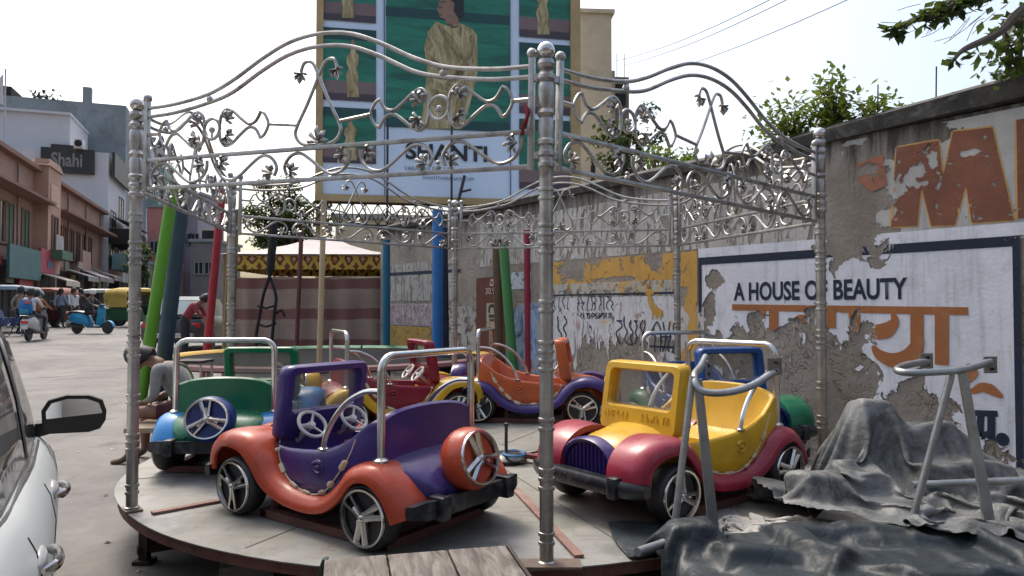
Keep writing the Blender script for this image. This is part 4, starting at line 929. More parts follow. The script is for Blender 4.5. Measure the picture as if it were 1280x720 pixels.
def H_lump(x, y):
    h = np.where(on_deck(x, y), PZ + .015, np.where(y < 3.75, .50, .30))
    for b in ((2.12, 4.28, .09, .10, .93, 2.7), (2.34, 4.24, .20, .10, .80, 2.6), (2.46, 4.04, .24, .16, .64, 3.0), (2.85, 4.2, .2, .15, .52, 1.6), (1.60, 3.72, .10, .07, .64, 3.0), (1.9, 3.95, .12, .1, .62, 2), (1.45, 4.0, .1, .1, .50, 2)): h = np.maximum(h, npbox(x, y, *b))
    return h
drop_cloth('tarpaulin', 2.40, 2.55, 4.2, 2.75, 150, 110, .88, lambda x, y: .56 + 0 * x, H_low, t_dark, 'dark green-black tarpaulin spread flat over the low stack in the near right corner', 110, 12, 3, crease=[(.3, .45, .014), (1.5, .31, .010)])
drop_cloth('tarpaulin', 2.46, 4.02, 3.0, 2.6, 150, 126, .72, lambda x, y: 1.0 - .25 * ((x - 2.1) ** 2 + (y - 4.1) ** 2), H_lump, t_grey, 'faded grey crumpled tarpaulin heaped high against the painted wall', 130, 14, 8, crease=[(.35, .47, .050), (1.4, .34, .036), (2.3, .21, .016)], shape=lambda u, v: u * u + v * v < 1.0 + .2 * noise.noise((u * 3, v * 3, 1)))
drop_cloth('torn_sacking', 1.24, 3.62, 1.15, .66, 64, 40, .60, lambda x, y: .55 + 0 * x, lambda x, y: np.where(on_deck(x, y), PZ + .012, .40), tarp_mat('torn_sacking', (.26, .25, .23), (.38, .37, .34), (.12, .10, .08), .6), 'torn pale sacking crumpled on the deck edge under the yellow car', 90, 12, 5, shape=lambda u, v: u * u + v * v < .9 + .7 * noise.noise((u * 3, v * 3, 4)))
# two steel seat frames standing on the tarpaulin
def frame_parts(root, dx, legs_flat):
    def P(px, py, Y): return at(px, py, Y) - root.location
    return P
def steel_frame(pts, label):
    o0 = pts['base0']; root = thing('steel_frame', o0, 0, label, 'metal frame', 'steel seat frames on the tarpaulin')
    L = lambda p: p - o0
    for a, b_, fl in pts['legs']:
        if fl:
            m = MB(); d_ = (b_ - a).normalized(); s = d_.cross(Vector((0, 1, 0))).normalized() * .024; t = d_.cross(s).normalized() * .008
            m.loft([[L(a) + s + t, L(a) - s + t, L(a) - s - t, L(a) + s - t], [L(b_) + s * .8 + t, L(b_) - s * .8 + t, L(b_) - s * .8 - t, L(b_) + s * .8 - t]]); m.build('leg', galv, root, smooth=False)
        else: MB().tube([L(a), L(b_)], .0165, 10).build('leg', galv, root)
    MB().tube([L(p) for p in cat(pts['top'], 5)], .017, 10).build('top_tube', galv, root)
    for seg in pts['feet']: MB().tube([L(p) for p in seg], .0185, 10).build('foot_tube', galv, root)
    for c, rz, s in pts['plates']:
        m = MB(); m.box(L(c), (.075 * s, .008, .085 * s), (0, 0, rz), .002); 
        q = MB(); 
        for dz in (-.02, .02): q.lathe([(.007, 0), (.007, .006)], 10, Matrix.Translation(L(c) + Vector((.004, -.008, dz * s))) @ Matrix.Rotation(R(90), 4, 'X'))
        pl = m.build('end_plate', mk('rusty_galvanised_plate', (.20, .19, .17), .5, .6, .3, 12, (.12, .07, .04), .6, 14), root, smooth=False); q.build('bolt_hole', darkvoid, pl)
Y1 = 3.30
steel_frame(dict(base0=at(865, 672, Y1), legs=[(at(842, 668, Y1 - .05), at(866, 470, Y1), False), (at(892, 662, Y1 + .05), at(872, 474, Y1 + .02), True)],
    top=[at(882, 446, Y1 + .38), at(876, 458, Y1 + .22), at(868, 470, Y1 + .02), at(876, 488, Y1 - .04), at(905, 491, Y1 - .05), at(940, 482, Y1), at(972, 462, Y1 + .12)],
    feet=[[at(822, 672, Y1 - .06), at(908, 668, Y1 + .02)], [at(797, 690, Y1 - .30), at(850, 672, Y1 - .08)]], plates=[(at(906, 668, Y1 + .03), R(60), 1), (at(884, 462, Y1 + .1), R(70), .95), (at(968, 458, Y1 + .10), R(8), .95)]),
    'grey steel A-frame standing in front of the yellow car on the tarpaulin')
Y2 = 3.36
steel_frame(dict(base0=at(1190, 662, Y2), legs=[(at(1140, 652, Y2 + .02), at(1189, 468, Y2), False), (at(1236, 650, Y2 - .03), at(1203, 466, Y2), True)],
    top=[at(1160, 452, Y2 + .25), at(1135, 456, Y2 + .14), at(1121, 462, Y2 + .03), at(1135, 466, Y2 - .04), at(1170, 465, Y2 - .04), at(1205, 462, Y2), at(1238, 452, Y2 + .1)],
    feet=[[at(1140, 606, Y2 + .36), at(1330, 598, Y2 + .36)], [at(1138, 660, Y2), at(1282, 660, Y2)]], plates=[(at(1281, 656, Y2 - .01), R(70), 1.2), (at(1158, 451, Y2 + .25), R(5), .9), (at(1238, 456, Y2 + .1), R(10), .95)]),
    'grey steel A-frame standing before the painted wall, at the right edge')
# plank step
a, b_, c, d_ = on_z(404, 698, .50), on_z(632, 680, .50), on_z(672, 722, .50), on_z(415, 745, .50)
ang = math.atan2(b_.y - a.y, b_.x - a.x); step = thing('plank_step', (a.x, a.y, 0), ang, 'weathered grey plank step at the bottom edge in front of the deck', 'step')
wplank = print_mat('grey_weathered_plank', ((.045, .036, .028), (.13, .112, .094), (.215, .195, .17)), (1.0, .16, 1), 0, 22)
W = (b_ - a).length
for k in range(3):
    MB().box((W * (k + .5) / 3, -.34, .482), (W / 3 - .008, .66, .034), (0, .01 * (k - 1), .004 * (k - 1)), .004).build('plank', wplank, step, smooth=False)
MB().box((W + .012, -.34, .47), (.014, .70, .045)).build('edge_rail', dkiron, step, smooth=False); MB().box((W / 2, .004, .465), (W, .014, .04)).build('edge_rail', dkiron, step, smooth=False)
for x in (.06, W - .06):
    for y in (-.06, -.62): MB().box((x, y, .22), (.05, .05, .44)).build('leg', wplank, step, smooth=False)
MB().tube(cat([(.01, .0, .50), (-.01, .02, .42), (.0, .01, .30), (-.02, .02, .2)], 5), [.02] * 15 + [.014], 6, flat=.4).build('rag_strip', mk('grey_green_rag', (.08, .10, .09), .9), step)
# rubble slab under the edge of the deck
c = on_z(285, 700, .05); slab = MB(); slab.box((0, 0, 0), (.28, 1.1, .10), (0, 0, R(20)), .02); o = slab.build('concrete_slab', mk('pale_concrete', (.30, .28, .25), .9, 0, .25, 5, (.12, .11, .10), .6, 7, .6, 40), None); o.location = (c.x, c.y + .3, .05)
tag(o, 'pale broken concrete slab lying under the front left edge of the deck', 'slab')
rr = random.Random(5)
for i in range(9):
    c = on_z(330 + rr.uniform(-45, 50), 706 + rr.uniform(-12, 14), 0); m = MB(); m.ball((0, 0, .02), (.03 + rr.random() * .03, .03 + rr.random() * .02, .025), 7); o = m.build('stone', mk('rubble_stone', (.2, .185, .165), .95, 0, .3, 12, bmp=.5), None, ang=20); o.location = (c.x, c.y + .25, 0); o.rotation_euler = (0, 0, rr.random() * 6)
    tag(o, 'small loose rubble stone on the ground under the deck edge', 'stone', 'rubble under the deck')

# ================================================================== PEOPLE
def person(label, loc, rz, J, mats, fem=False, head_dir=(1, 0, 0), hair=True, helmet=None, hands=True):
    """one continuous skinned body. J: joint positions (x forward, y left, z up)."""
    V, E_, Rd, part = [], [], [], []
    def vert(p, r, k): V.append(Vector(p)); Rd.append(r if isinstance(r, tuple) else (r, r)); part.append(k); return len(V) - 1
    def chain(i0, pts):
        for p, r, k in pts:
            i = vert(p, r, k); E_.append((i0, i)); i0 = i
        return i0
    g = {k: Vector(v) for k, v in J.items() if not isinstance(v, str) and k != 'toe'}
    pel = vert(g['pelvis'], (.135, .115), 'low'); 
    wst = chain(pel, [(lerp(g['pelvis'], g['chest'], .5), (.125, .105), 'top')]); ch = chain(wst, [(g['chest'], (.150, .115), 'top')])
    nk = chain(ch, [(g['neck'], .062, 'skin')]); hd = g['head']; f = Vector(head_dir).normalized(); upv = (hd - g['neck']).normalized(); f = (f - upv * f.dot(upv)).normalized(); sd_ = upv.cross(f)
    h1 = chain(nk, [(lerp(g['neck'], hd, .55), .058, 'skin'), (hd, (.088, .098), 'skin'), (hd + upv * .085, (.072, .08), 'skin')])
    ih = len(V) - 2
    chain(ih, [(hd + f * .085 - upv * .012, .020, 'skin'), (hd + f * .108 - upv * .025, .012, 'skin')])
    for s in (1, -1): chain(ih, [(hd + sd_ * s * .082, .018, 'skin'), (hd + sd_ * s * .098 + upv * .012, .012, 'skin')])
    for s in ('l', 'r'):
        sh, el, wr = g['sh_' + s], g['el_' + s], g['wr_' + s]
        iw = chain(ch, [(sh, .066, 'top'), (lerp(sh, el, .55), .052, 'top'), (el, .043, J.get('arm', 'top')), (lerp(el, wr, .6), .036, J.get('arm', 'top')), (wr, .027, 'skin')])
        dh = (wr - el).normalized(); side = dh.cross(Vector((0, 0, 1))); side = side.normalized() if side.length > .1 else Vector((1, 0, 0)); dn = side.cross(dh).normalized()
        if dn.z > 0: dn = -dn
        pm = chain(iw, [(wr + dh * .055, (.034, .020), 'skin')])
        if hands:
            for q, ln in ((-.028, .062), (-.010, .074), (.010, .070), (.027, .054)):
                b0_ = wr + dh * .088 + side * q; chain(pm, [(b0_, .0105, 'skin'), (b0_ + dh * ln * .5 + dn * .010, .009, 'skin'), (b0_ + dh * ln * .72 + dn * .04, .008, 'skin')])
            ts = side * (-.034); chain(pm, [(wr + dh * .045 + ts, .011, 'skin'), (wr + dh * .085 + ts * 1.35 + dn * .02, .009, 'skin')])
        hp_, kn, an = g['hip_' + s], g['kn_' + s], g['an_' + s]
        t = chain(pel, [(hp_, (.098, .095), 'low'), (lerp(hp_, kn, .5), .080, 'low'), (kn, .060, J.get('shin', 'low')), (lerp(kn, an, .35), .056, J.get('shin', 'low')), (an, .038, J.get('shin', 'low'))])
        td = Vector(J.get('toe', (1, 0, 0))); an_ = g['an_' + s]; chain(t, [(an_ + td * .07 + Vector((0, 0, -.045)), (.040, .030), 'shoe'), (an_ + td * .17 + Vector((0, 0, -.058)), (.036, .020), 'shoe')])
    me = bpy.data.meshes.new('person'); me.from_pydata(V, E_, []); o = bpy.data.objects.new('person', me); COL.objects.link(o)
    sk = o.modifiers.new('skin', 'SKIN'); sk.use_smooth_shade = True
    for i, q in enumerate(me.skin_vertices[0].data): q.radius = Rd[i]; q.use_root = (i == 0)
    su = o.modifiers.new('sub', 'SUBSURF'); su.levels = 2; su.render_levels = 2
    bpy.context.view_layer.update(); m2 = bpy.data.meshes.new_from_object(o.evaluated_get(bpy.context.evaluated_depsgraph_get())); o.modifiers.clear(); o.data = m2; m2.name = 'person'
    m2.materials.clear(); keys = ['skin', 'top', 'low', 'shoe']
    for k in keys: m2.materials.append(mats.get(k, skin))
    segs = [(V[a_], V[b2], part[b2] if part[b2] != 'skin' or part[a_] == 'skin' else part[a_] if False else part[b2]) for a_, b2 in E_]
    for p in m2.polygons:
        best = None
        for A_, B_, k in segs:
            ab = B_ - A_; t = max(0, min(1, (p.center - A_).dot(ab) / max(1e-9, ab.length_squared))); dd = (p.center - A_ - ab * t).length
            if best is None or dd < best[0]: best = (dd, k)
        p.material_index = keys.index(best[1]); p.use_smooth = True
    o.location = loc; o.rotation_euler = (0, 0, rz); tag(o, label, 'person')
    HMx = Matrix((( f.x, sd_.x, upv.x, hd.x), (f.y, sd_.y, upv.y, hd.y), (f.z, sd_.z, upv.z, hd.z), (0, 0, 0, 1)))
    ey = MB()
    for s in (1, -1): ey.ball((.086, s * .032, .012), .011, 6)
    e_ = ey.build('eyes', black_m, o); e_.matrix_local = HMx
    if helmet:
        m = MB(); m.lathe([(.128, -.02), (.134, .02), (.128, .075), (.10, .125), (.055, .152), (.005, .16)], 16, Matrix.Translation((-.008, 0, 0))); hc_ = m.build('helmet', helmet, o); hc_.matrix_local = HMx
    elif hair:
        m = MB(); secs = []
        for i in range(9):
            a_ = i / 8 * R(122); r_ = math.sin(a_); secs.append([(( -.02 + .112 * r_ * math.cos(b2) * (1 if math.cos(b2) < 0 else .98)), .112 * r_ * math.sin(b2), .03 + .128 * math.cos(a_) - (.07 * r_ if math.cos(b2) < .3 and i > 6 else 0) + .006 * math.sin(b2 * 7)) for b2 in [k * R(24) for k in range(15)]])
        m.loft(secs); hc_ = m.build('hair', hairm, o); hc_.matrix_local = HMx
    return o
def cloth(n, c): return mk(n, c, .9, 0, .2, 12)
shoe_m = cloth('dark_shoe', (.03, .025, .02))
STAND = dict(pelvis=(0, 0, .93), chest=(.02, 0, 1.27), neck=(.0, 0, 1.46), head=(.02, 0, 1.60), sh_l=(0, .18, 1.39), sh_r=(0, -.18, 1.39), el_l=(-.03, .25, 1.12), el_r=(-.03, -.25, 1.12), wr_l=(.06, .26, .87), wr_r=(.06, -.26, .87), hip_l=(0, .10, .88), hip_r=(0, -.10, .88), kn_l=(.03, .11, .48), kn_r=(.02, -.11, .48), an_l=(-.02, .11, .08), an_r=(.0, -.11, .08))
def walk(**k): d2 = dict(STAND); d2.update(kn_l=(.16, .10, .50), an_l=(.20, .10, .09), kn_r=(.0, -.10, .48), an_r=(-.26, -.10, .13), el_l=(-.14, .24, 1.14), wr_l=(-.05, .25, .90), el_r=(.10, -.24, 1.14), wr_r=(.24, -.23, .93)); d2.update(k); return d2
RIDE = dict(pelvis=(-.18, 0, .84), chest=(-.10, 0, 1.18), neck=(-.06, 0, 1.36), head=(-.03, 0, 1.50), sh_l=(-.08, .18, 1.29), sh_r=(-.08, -.18, 1.29), el_l=(.10, .27, 1.10), el_r=(.10, -.27, 1.10), wr_l=(.34, .29, 1.03), wr_r=(.34, -.29, 1.03), hip_l=(-.14, .11, .80), hip_r=(-.14, -.11, .80), kn_l=(.24, .16, .74), kn_r=(.24, -.16, .74), an_l=(.22, .13, .34), an_r=(.22, -.13, .34))
# the man on the bench, head bowed
hipp = at(222, 505, 7.05); bx, by = -3.12, 7.0
sit = dict(pelvis=(0, 0, .54), chest=(.16, 0, .84), neck=(.33, .0, .97), head=(.46, 0, 1.00), sh_l=(.24, .18, .92), sh_r=(.24, -.18, .92), el_l=(.24, .25, .66), el_r=(.24, -.25, .66), wr_l=(.36, .10, .60), wr_r=(.36, -.10, .60), hip_l=(.03, .11, .51), hip_r=(.03, -.11, .51), kn_l=(.46, .14, .50), kn_r=(.46, -.14, .50), an_l=(.50, .13, .095), an_r=(.46, -.13, .095), shin='skin', head_dir=(1, 0, -.6))
sit2 = {k: v for k, v in sit.items() if k != 'head_dir'}
person('man in a pale grey shirt and maroon trousers sitting head bowed on the bench', (bx, by, 0), R(186), sit2, dict(top=cloth('pale_grey_shirt', (.20, .20, .20)), low=cloth('maroon_trousers', (.055, .014, .018)), shoe=mk('brown_sandal', (.09, .055, .035), .7)), head_dir=(.5, 0, -1))
bn = thing('bench', (-3.22, 7.0, 0), R(6), 'plain wooden bench under the seated man beside the deck', 'bench')
MB().box((0, 0, .385), (.62, 1.0, .045), bev=.005).build('seat', mk('pale_plank', (.34, .26, .17), .8, 0, .25, 6, (.12, .09, .06), .5, 9), bn, smooth=False)
for x in (-.24, .24):
    for y in (-.42, .42): MB().box((x, y, .18), (.06, .05, .36)).build('leg', wood, bn, smooth=False)
st_ = thing('metal_stool', (-3.42, 7.75, gz(7.8)), 0, 'thin grey tube stool standing behind the bowed man', 'stool')
for x in (-.15, .15):
    for y in (-.15, .15): MB().tube([(x * 1.15, y * 1.15, 0), (x * .9, y * .9, .86)], .014, 6).build('leg', galv, st_)
MB().box((0, 0, .87), (.32, .32, .03), bev=.008).build('seat', dkiron, st_, smooth=False); MB().tube([(.16, .16, .3), (-.16, .16, .3), (-.16, -.16, .3), (.16, -.16, .3)], .01, 5, True).build('stretcher', galv, st_)

# ================================================================== BUNGEE TRAMPOLINE
TC = Vector((-2.70, 10.7, 0)); TR = 2.45
tramp = thing('bungee_trampoline', TC, 0, 'round bungee trampoline with dark mat, padded rim and leaning coloured padded poles', 'trampoline')
MB().lathe([(.0, .745), (TR - .22, .75), (TR - .22, .742), (.0, .738)], 48, close=False).build('mat', mk('dark_mat', (.018, .020, .023), .8, 0, .25, 2, (.05, .05, .05), .5, 3, spec=.03), tramp)
pad_cols = [mk('yellow_pad', (.50, .30, .04), .6, dirt=(.3, .25, .18)), mk('green_pad', (.01, .13, .06), .6, dirt=(.2, .2, .15)), mk('yellow_pad', 0), mk('blue_pad', (.02, .10, .25), .6, dirt=(.2, .2, .2)), mk('maroon_pad', (.10, .03, .035), .7, dirt=(.2, .15, .14))]
for k in range(8):
    m = MB(); secs = []
    for i in range(9):
        a_ = R(45 * k + 45 * i / 8 + (0 if i not in (0, 8) else (.4 if i == 0 else -.4))); secs.append([((TR - .24 + dr) * math.cos(a_), (TR - .24 + dr) * math.sin(a_), .755 + dz) for dr, dz in ((0, 0), (.04, .035), (.12, .045), (.22, .03), (.25, -.01), (.22, -.03), (.04, -.02))])
    m.loft(secs).build('rim_pad', pad_cols[(0, 1, 1, 0, 0, 4, 4, 4)[k]], tramp)
for k in range(8): a_ = R(22 + 45 * k); g0 = gz(TC.y); MB().tube([((TR - .1) * math.cos(a_), (TR - .1) * math.sin(a_), g0 - .02), ((TR - .12) * math.cos(a_), (TR - .12) * math.sin(a_), .73)], .025, 6).build('leg', galv, tramp)
def pole(x0, y0, x1, y1, Y, r, col, lab):
    g0 = gz(Y); top = at(x0, y0, Y); mid = at(x1, y1, Y); dr = (mid - top); bot = top + dr * ((g0 - top.z) / dr.z); up_ = top - dr.normalized() * .0
    o = MB().tube([bot - TC, lerp(bot, up_, .33) - TC, lerp(bot, up_, .66) - TC, up_ - TC], [r * 1.02, r, r * 1.01, r * .97], 14).build('padded_pole', col, tramp); o['label'] = lab; return up_, bot
vin = lambda n, c: mk(n, c, .45, 0, .15, 2, [x * .4 + .05 for x in c], .5, 4, .25, 7)
pole(216, 236, 188, 420, 9.3, .074, vin('lime_vinyl', (.10, .30, .015)), 'lime green padded pole'); pole(229, 240, 208, 425, 9.7, .10, vin('slate_vinyl', (.022, .048, .075)), 'slate blue padded pole')
pr0, _ = pole(278, 236, 260, 425, 12.6, .068, vin('red_vinyl', (.33, .012, .025)), 'red padded pole'); pole(292, 262, 286, 425, 13.1, .10, vin('olive_vinyl', (.16, .11, .03)), 'olive brown padded pole')
pole(405, 250, 400, 425, 8.6, .033, vin('tan_vinyl', (.42, .33, .20)), 'thin tan pole'); pole(377, 288, 371, 424, 13.0, .04, vin('maroon_vinyl', (.12, .03, .03)), 'thin maroon pole')
pb0, _ = pole(547, 262, 547, 445, 10.9, .083, vin('azure_vinyl', (.012, .14, .40)), 'azure blue padded pole'); pole(554, 285, 556, 430, 11.2, .07, vin('navy_vinyl', (.012, .02, .05)), 'navy padded pole'); pole(483, 300, 483, 350, 13.1, .07, vin('teal_vinyl', (.01, .13, .22)), 'teal padded pole')
pole(629, 305, 640, 440, 10.4, .070, vin('leaf_vinyl', (.06, .24, .07)), 'leaf green padded pole'); pole(659, 288, 661, 440, 10.3, .055, vin('crimson_vinyl', (.24, .008, .03)), 'crimson padded pole'); pole(622, 300, 626, 440, 10.9, .085, vin('brown_vinyl', (.10, .055, .025)), 'brown padded pole')
hn = MB(); Yh = 12.0
hn.tube(cat([at(343, 262, Yh), at(341, 300, Yh), at(337, 345, Yh)], 5), [.02, .02, .06, .07, .07, .07, .07, .07, .07, .06, .03], 8)
for sx in (-1, 1): hn.tube(cat([at(337, 345, Yh), at(337 + sx * 8, 370, Yh), at(334 + sx * 9, 392, Yh), at(330 + sx * 10, 425, Yh), at(332 + sx * 6, 445, Yh)], 5), .028, 6)
for y in (382, 405, 428): hn.tube([at(322, y, Yh), at(333, y + 3, Yh), at(345, y - 1, Yh)], .024, 6)
hn.tube(cat([at(345, 392, Yh), at(352, 388, Yh), at(356, 396, Yh)], 4), .02, 5)
o = hn.build('bungee_harness', mk('black_webbing', (.012, .011, .011), .8), None); tag(o, 'black webbing bungee harness hanging over the trampoline in front of the tent', 'harness')
# ================================================================== TENT
YT = 14.6; g0 = gz(YT); tl, tr_ = at(282, 330, YT), at(487, 330, YT); tc = (tl + tr_) / 2; tw = (tr_ - tl).length
tent = thing('tent', (tc.x, tc.y, g0), R(2), 'square canvas tent with pale pyramid roof, patterned valance and striped maroon curtain walls', 'tent')
def stripe_mat():
    m, nt, b = nodes('striped_curtain'); L = nt.links; co = obco(nt); sx = N(nt, 'ShaderNodeSeparateXYZ'); L.new(co, sx.inputs[0])
    zz = mth(nt, 'ADD', sx.outputs[2], mth(nt, 'MULTIPLY', mth(nt, 'SUBTRACT', nz(nt, co, 1.2, 3), .5), .12))
    fr_ = mth(nt, 'FRACT', mth(nt, 'DIVIDE', zz, .62)); band = mth(nt, 'GREATER_THAN', fr_, .66); thin = mth(nt, 'LESS_THAN', mth(nt, 'ABSOLUTE', mth(nt, 'SUBTRACT', fr_, .55)), .02)
    c = mix(nt, band, (.32, .235, .185), (.20, .085, .075)); c = mix(nt, thin, c, (.32, .27, .2)); c = mix(nt, mth(nt, 'MULTIPLY', ramp(nt, nz(nt, co, 2, 7, .7), .4, .7), .4), c, (.12, .085, .07))
    L.new(c, b.inputs['Base Color']); b.inputs['Roughness'].default_value = .9; return m
def val_mat():
    m, nt, b = nodes('patterned_valance'); L = nt.links; co = obco(nt); sx = N(nt, 'ShaderNodeSeparateXYZ'); L.new(co, sx.inputs[0]); tx = mth(nt, 'ABSOLUTE', mth(nt, 'SUBTRACT', mth(nt, 'FRACT', mth(nt, 'MULTIPLY', mth(nt, 'ADD', sx.outputs[0], sx.outputs[1]), 3.6)), .5)); tz = mth(nt, 'ABSOLUTE', mth(nt, 'SUBTRACT', mth(nt, 'FRACT', mth(nt, 'MULTIPLY', sx.outputs[2], 3.1)), .5))
    pat = mth(nt, 'ADD', mth(nt, 'ADD', mth(nt, 'MULTIPLY', tx, 1.1), mth(nt, 'MULTIPLY', tz, .9)), mth(nt, 'MULTIPLY', mth(nt, 'SUBTRACT', nz(nt, co, 9, 3), .5), .55))
    r = N(nt, 'ShaderNodeValToRGB'); r.color_ramp.interpolation = 'CONSTANT'; L.new(pat, r.inputs[0])
    els = r.color_ramp.elements; els[0].color = (.16, .04, .02, 1); els[1].position = .25; els[1].color = (.50, .33, .05, 1)
    for p_, cc in ((.6, (.05, .035, .02, 1)), (.75, (.40, .10, .04, 1)), (.88, (.45, .38, .22, 1))): e = els.new(p_); e.color = cc
    L.new(r.outputs[0], b.inputs['Base Color']); b.inputs['Roughness'].default_value = .85; return m
hw = tw / 2; ez = at(380, 333, YT).z - g0; vz = at(380, 318, YT).z - g0; pz = at(390, 296, YT + 1.6).z - g0
m = MB(); n = 16; secs = []
for ring, (rr_, zz) in enumerate(((1.06, 0), (1.0, .03), (.72, .22), (.42, .52), (.16, .88), (.0, 1.0))):
    q = []
    for sd2 in range(4):
        for i in range(n):
            t = -1 + 2 * i / n; x, y = [(t, -1), (1, t), (-t, 1), (-1, -t)][sd2]; dip = 1 - .10 * abs(math.cos(t * math.pi / 2)) * (1 - rr_)
            q.append((x * hw * rr_, 1.7 + y * 1.7 * rr_, vz + (pz - vz) * zz - .03 * (1 - abs(t)) * (1 - rr_)))
    secs.append(q)
m.loft(secs, True, False).build('roof', mk('pale_pink_canvas', (.50, .45, .43), .85, 0, .08, 1.5, (.35, .3, .28), .35, 2.5), tent, ang=60)
m = MB()
def drape(p0, p1, z0, z1, k, amp): 
    L_ = (Vector(p1) - Vector(p0)); nn = Vector((-L_.y, L_.x, 0)).normalized(); secs = []
    for i in range(61):
        t = i / 60; off = nn * amp * math.sin(t * k) * (1 + .5 * math.sin(t * 13)); p = Vector(p0) + L_ * t
        secs.append([p + off + Vector((0, 0, z0)), p + off * .6 + Vector((0, 0, (z0 + z1) / 2)), p + off * .2 + Vector((0, 0, z1 - .04 * abs(math.sin(t * 9.4)))), p + off * .2 + nn * .012 + Vector((0, 0, z1 - .04 * abs(math.sin(t * 9.4)))), p + off + nn * .012 + Vector((0, 0, z0))])
    m.loft(secs)
C4 = [(-hw, 0, 0), (hw, 0, 0), (hw, 3.4, 0), (-hw, 3.4, 0)]
for i in range(4): drape(C4[i], C4[(i + 1) % 4], ez - .06, vz, 60, .015)
m.build('valance', val_mat(), tent, ang=70); m = MB()
cz = at(380, 345, YT).z - g0
for i in (0, 1, 3):
    p0, p1 = Vector(C4[i]), Vector(C4[(i + 1) % 4]); cen = Vector((0, 1.7, 0)); p0 = cen + (p0 - cen) * .97; p1 = cen + (p1 - cen) * .97; drape(p0, p1, .0, cz, 40, .085)
m.build('curtain', stripe_mat(), tent, ang=70)
for x, y in ((-hw, 0), (hw, 0), (hw, 3.4), (-hw, 3.4)): MB().tube([(x, y, 0), (x, y, vz)], .035, 6).build('pole', mk('bamboo', (.20, .14, .07), .8), tent)
# ================================================================== WHITE CAR AT THE LEFT (local x along its heading, y left)
CH = R(90 + 31); h_ = Vector((math.cos(CH), math.sin(CH), 0)); nr = Vector((h_.y, -h_.x, 0))
co_ = h_ * 3.3 - nr * .865
wcar = thing('parked_car', co_, CH, 'white hatchback parked at the left edge with a black door mirror and chrome handles', 'car')
wpaint = mk('white_car_paint', (.50, .53, .525), .38, 0, .02, 1, (.40, .38, .34), .25, 3, spec=.35)
carglass = glass('car_glass', (.10, .12, .12), .03, .35); blk = mk('black_trim', (.012, .012, .013), .35, 0, .2)
HW = .80
def taper(x): return interp([(-1.95, .80), (-1.6, .92), (-.9, 1.0), (.2, 1.0), (1.0, .965), (1.5, .88), (1.85, .70), (1.92, .62)], x)
def belt(x): return interp([(-1.95, .86), (-1.2, .955), (.4, .925), (.75, .90), (1.4, .80), (1.85, .66), (1.92, .6)], x)
m = MB(); secs = []
for i in range(46):
    x = -1.95 + 3.87 * i / 45; t = taper(x); b_ = belt(x); zb = .24
    half = [(.0, zb), (HW * .80 * t, zb), (HW * .94 * t, zb + .05), (HW * .985 * t, lerp(zb, b_, .30)), (HW * 1.0 * t, lerp(zb, b_, .55)), (HW * 1.005 * t, lerp(zb, b_, .74)), (HW * .985 * t, lerp(zb, b_, .86)), (HW * .945 * t, lerp(zb, b_, .955)), (HW * .91 * t, b_), (HW * .86 * t, b_ + .012), (HW * .5 * t, b_ + .05), (0, b_ + .06)]
    secs.append([(x, y, z) for y, z in half] + [(x, -y, z) for y, z in half[-2:0:-1]])
body = m.loft(secs).build('body', wpaint, wcar, ang=60)
GH = [(-1.80, .97, .60, .60), (-1.45, 1.36, .66, .57), (-1.0, 1.475, .70, .58), (-.2, 1.51, .715, .60), (.25, 1.47, .71, .59), (.62, 1.22, .70, .615), (.98, .93, .66, .66)]    # x, roof z, belt half width, roof half width
def gh(x): return [interp([(q[0], q[k]) for q in GH], x) for k in (1, 2, 3)]
m = MB(); secs = []
for i in range(31):
    x = -1.80 + 2.78 * i / 30; zr, wb, wr = gh(x); zb = belt(x) - .02; zr = max(zr, zb + .03)
    half = [(0, zb), (wb, zb), (lerp(wb, wr, .5) + .012, lerp(zb, zr, .5)), (wr + .01, lerp(zb, zr, .86)), (wr - .02, lerp(zb, zr, .95)), (wr * .8, zr - .004), (0, zr + .02)]
    secs.append([(x, y, z) for y, z in half] + [(x, -y, z) for y, z in half[-2:0:-1]])
m.loft(secs).build('cabin', wpaint, wcar, ang=60)
def gside(x, t, sy, off):
    zr, wb, wr = gh(x); zb = belt(x) - .02; z = lerp(zb, max(zr, zb + .03), t)
    y = lerp(wb, lerp(wb, wr, .5) + .012, t / .5) if t < .5 else lerp(lerp(wb, wr, .5) + .012, wr + .01, (t - .5) / .36)
    return (x, sy * (y + off), z)
def side_strip(x0, x1, t0, t1, sy, off, m_, name, n=12, par=wcar):
    m = MB(); vs = []
    for i in range(n + 1):
        x = lerp(x0, x1, i / n)
        for k in range(5): vs.append(gside(x, lerp(t0(x) if callable(t0) else t0, t1(x) if callable(t1) else t1, k / 4), sy, off))
    m.add(vs, [(i * 5 + k, i * 5 + k + 1, (i + 1) * 5 + k + 1, (i + 1) * 5 + k) for i in range(n) for k in range(4)]); o = m.build(name, m_, par)
    s = o.modifiers.new('s', 'SOLIDIFY'); s.thickness = .003; return o
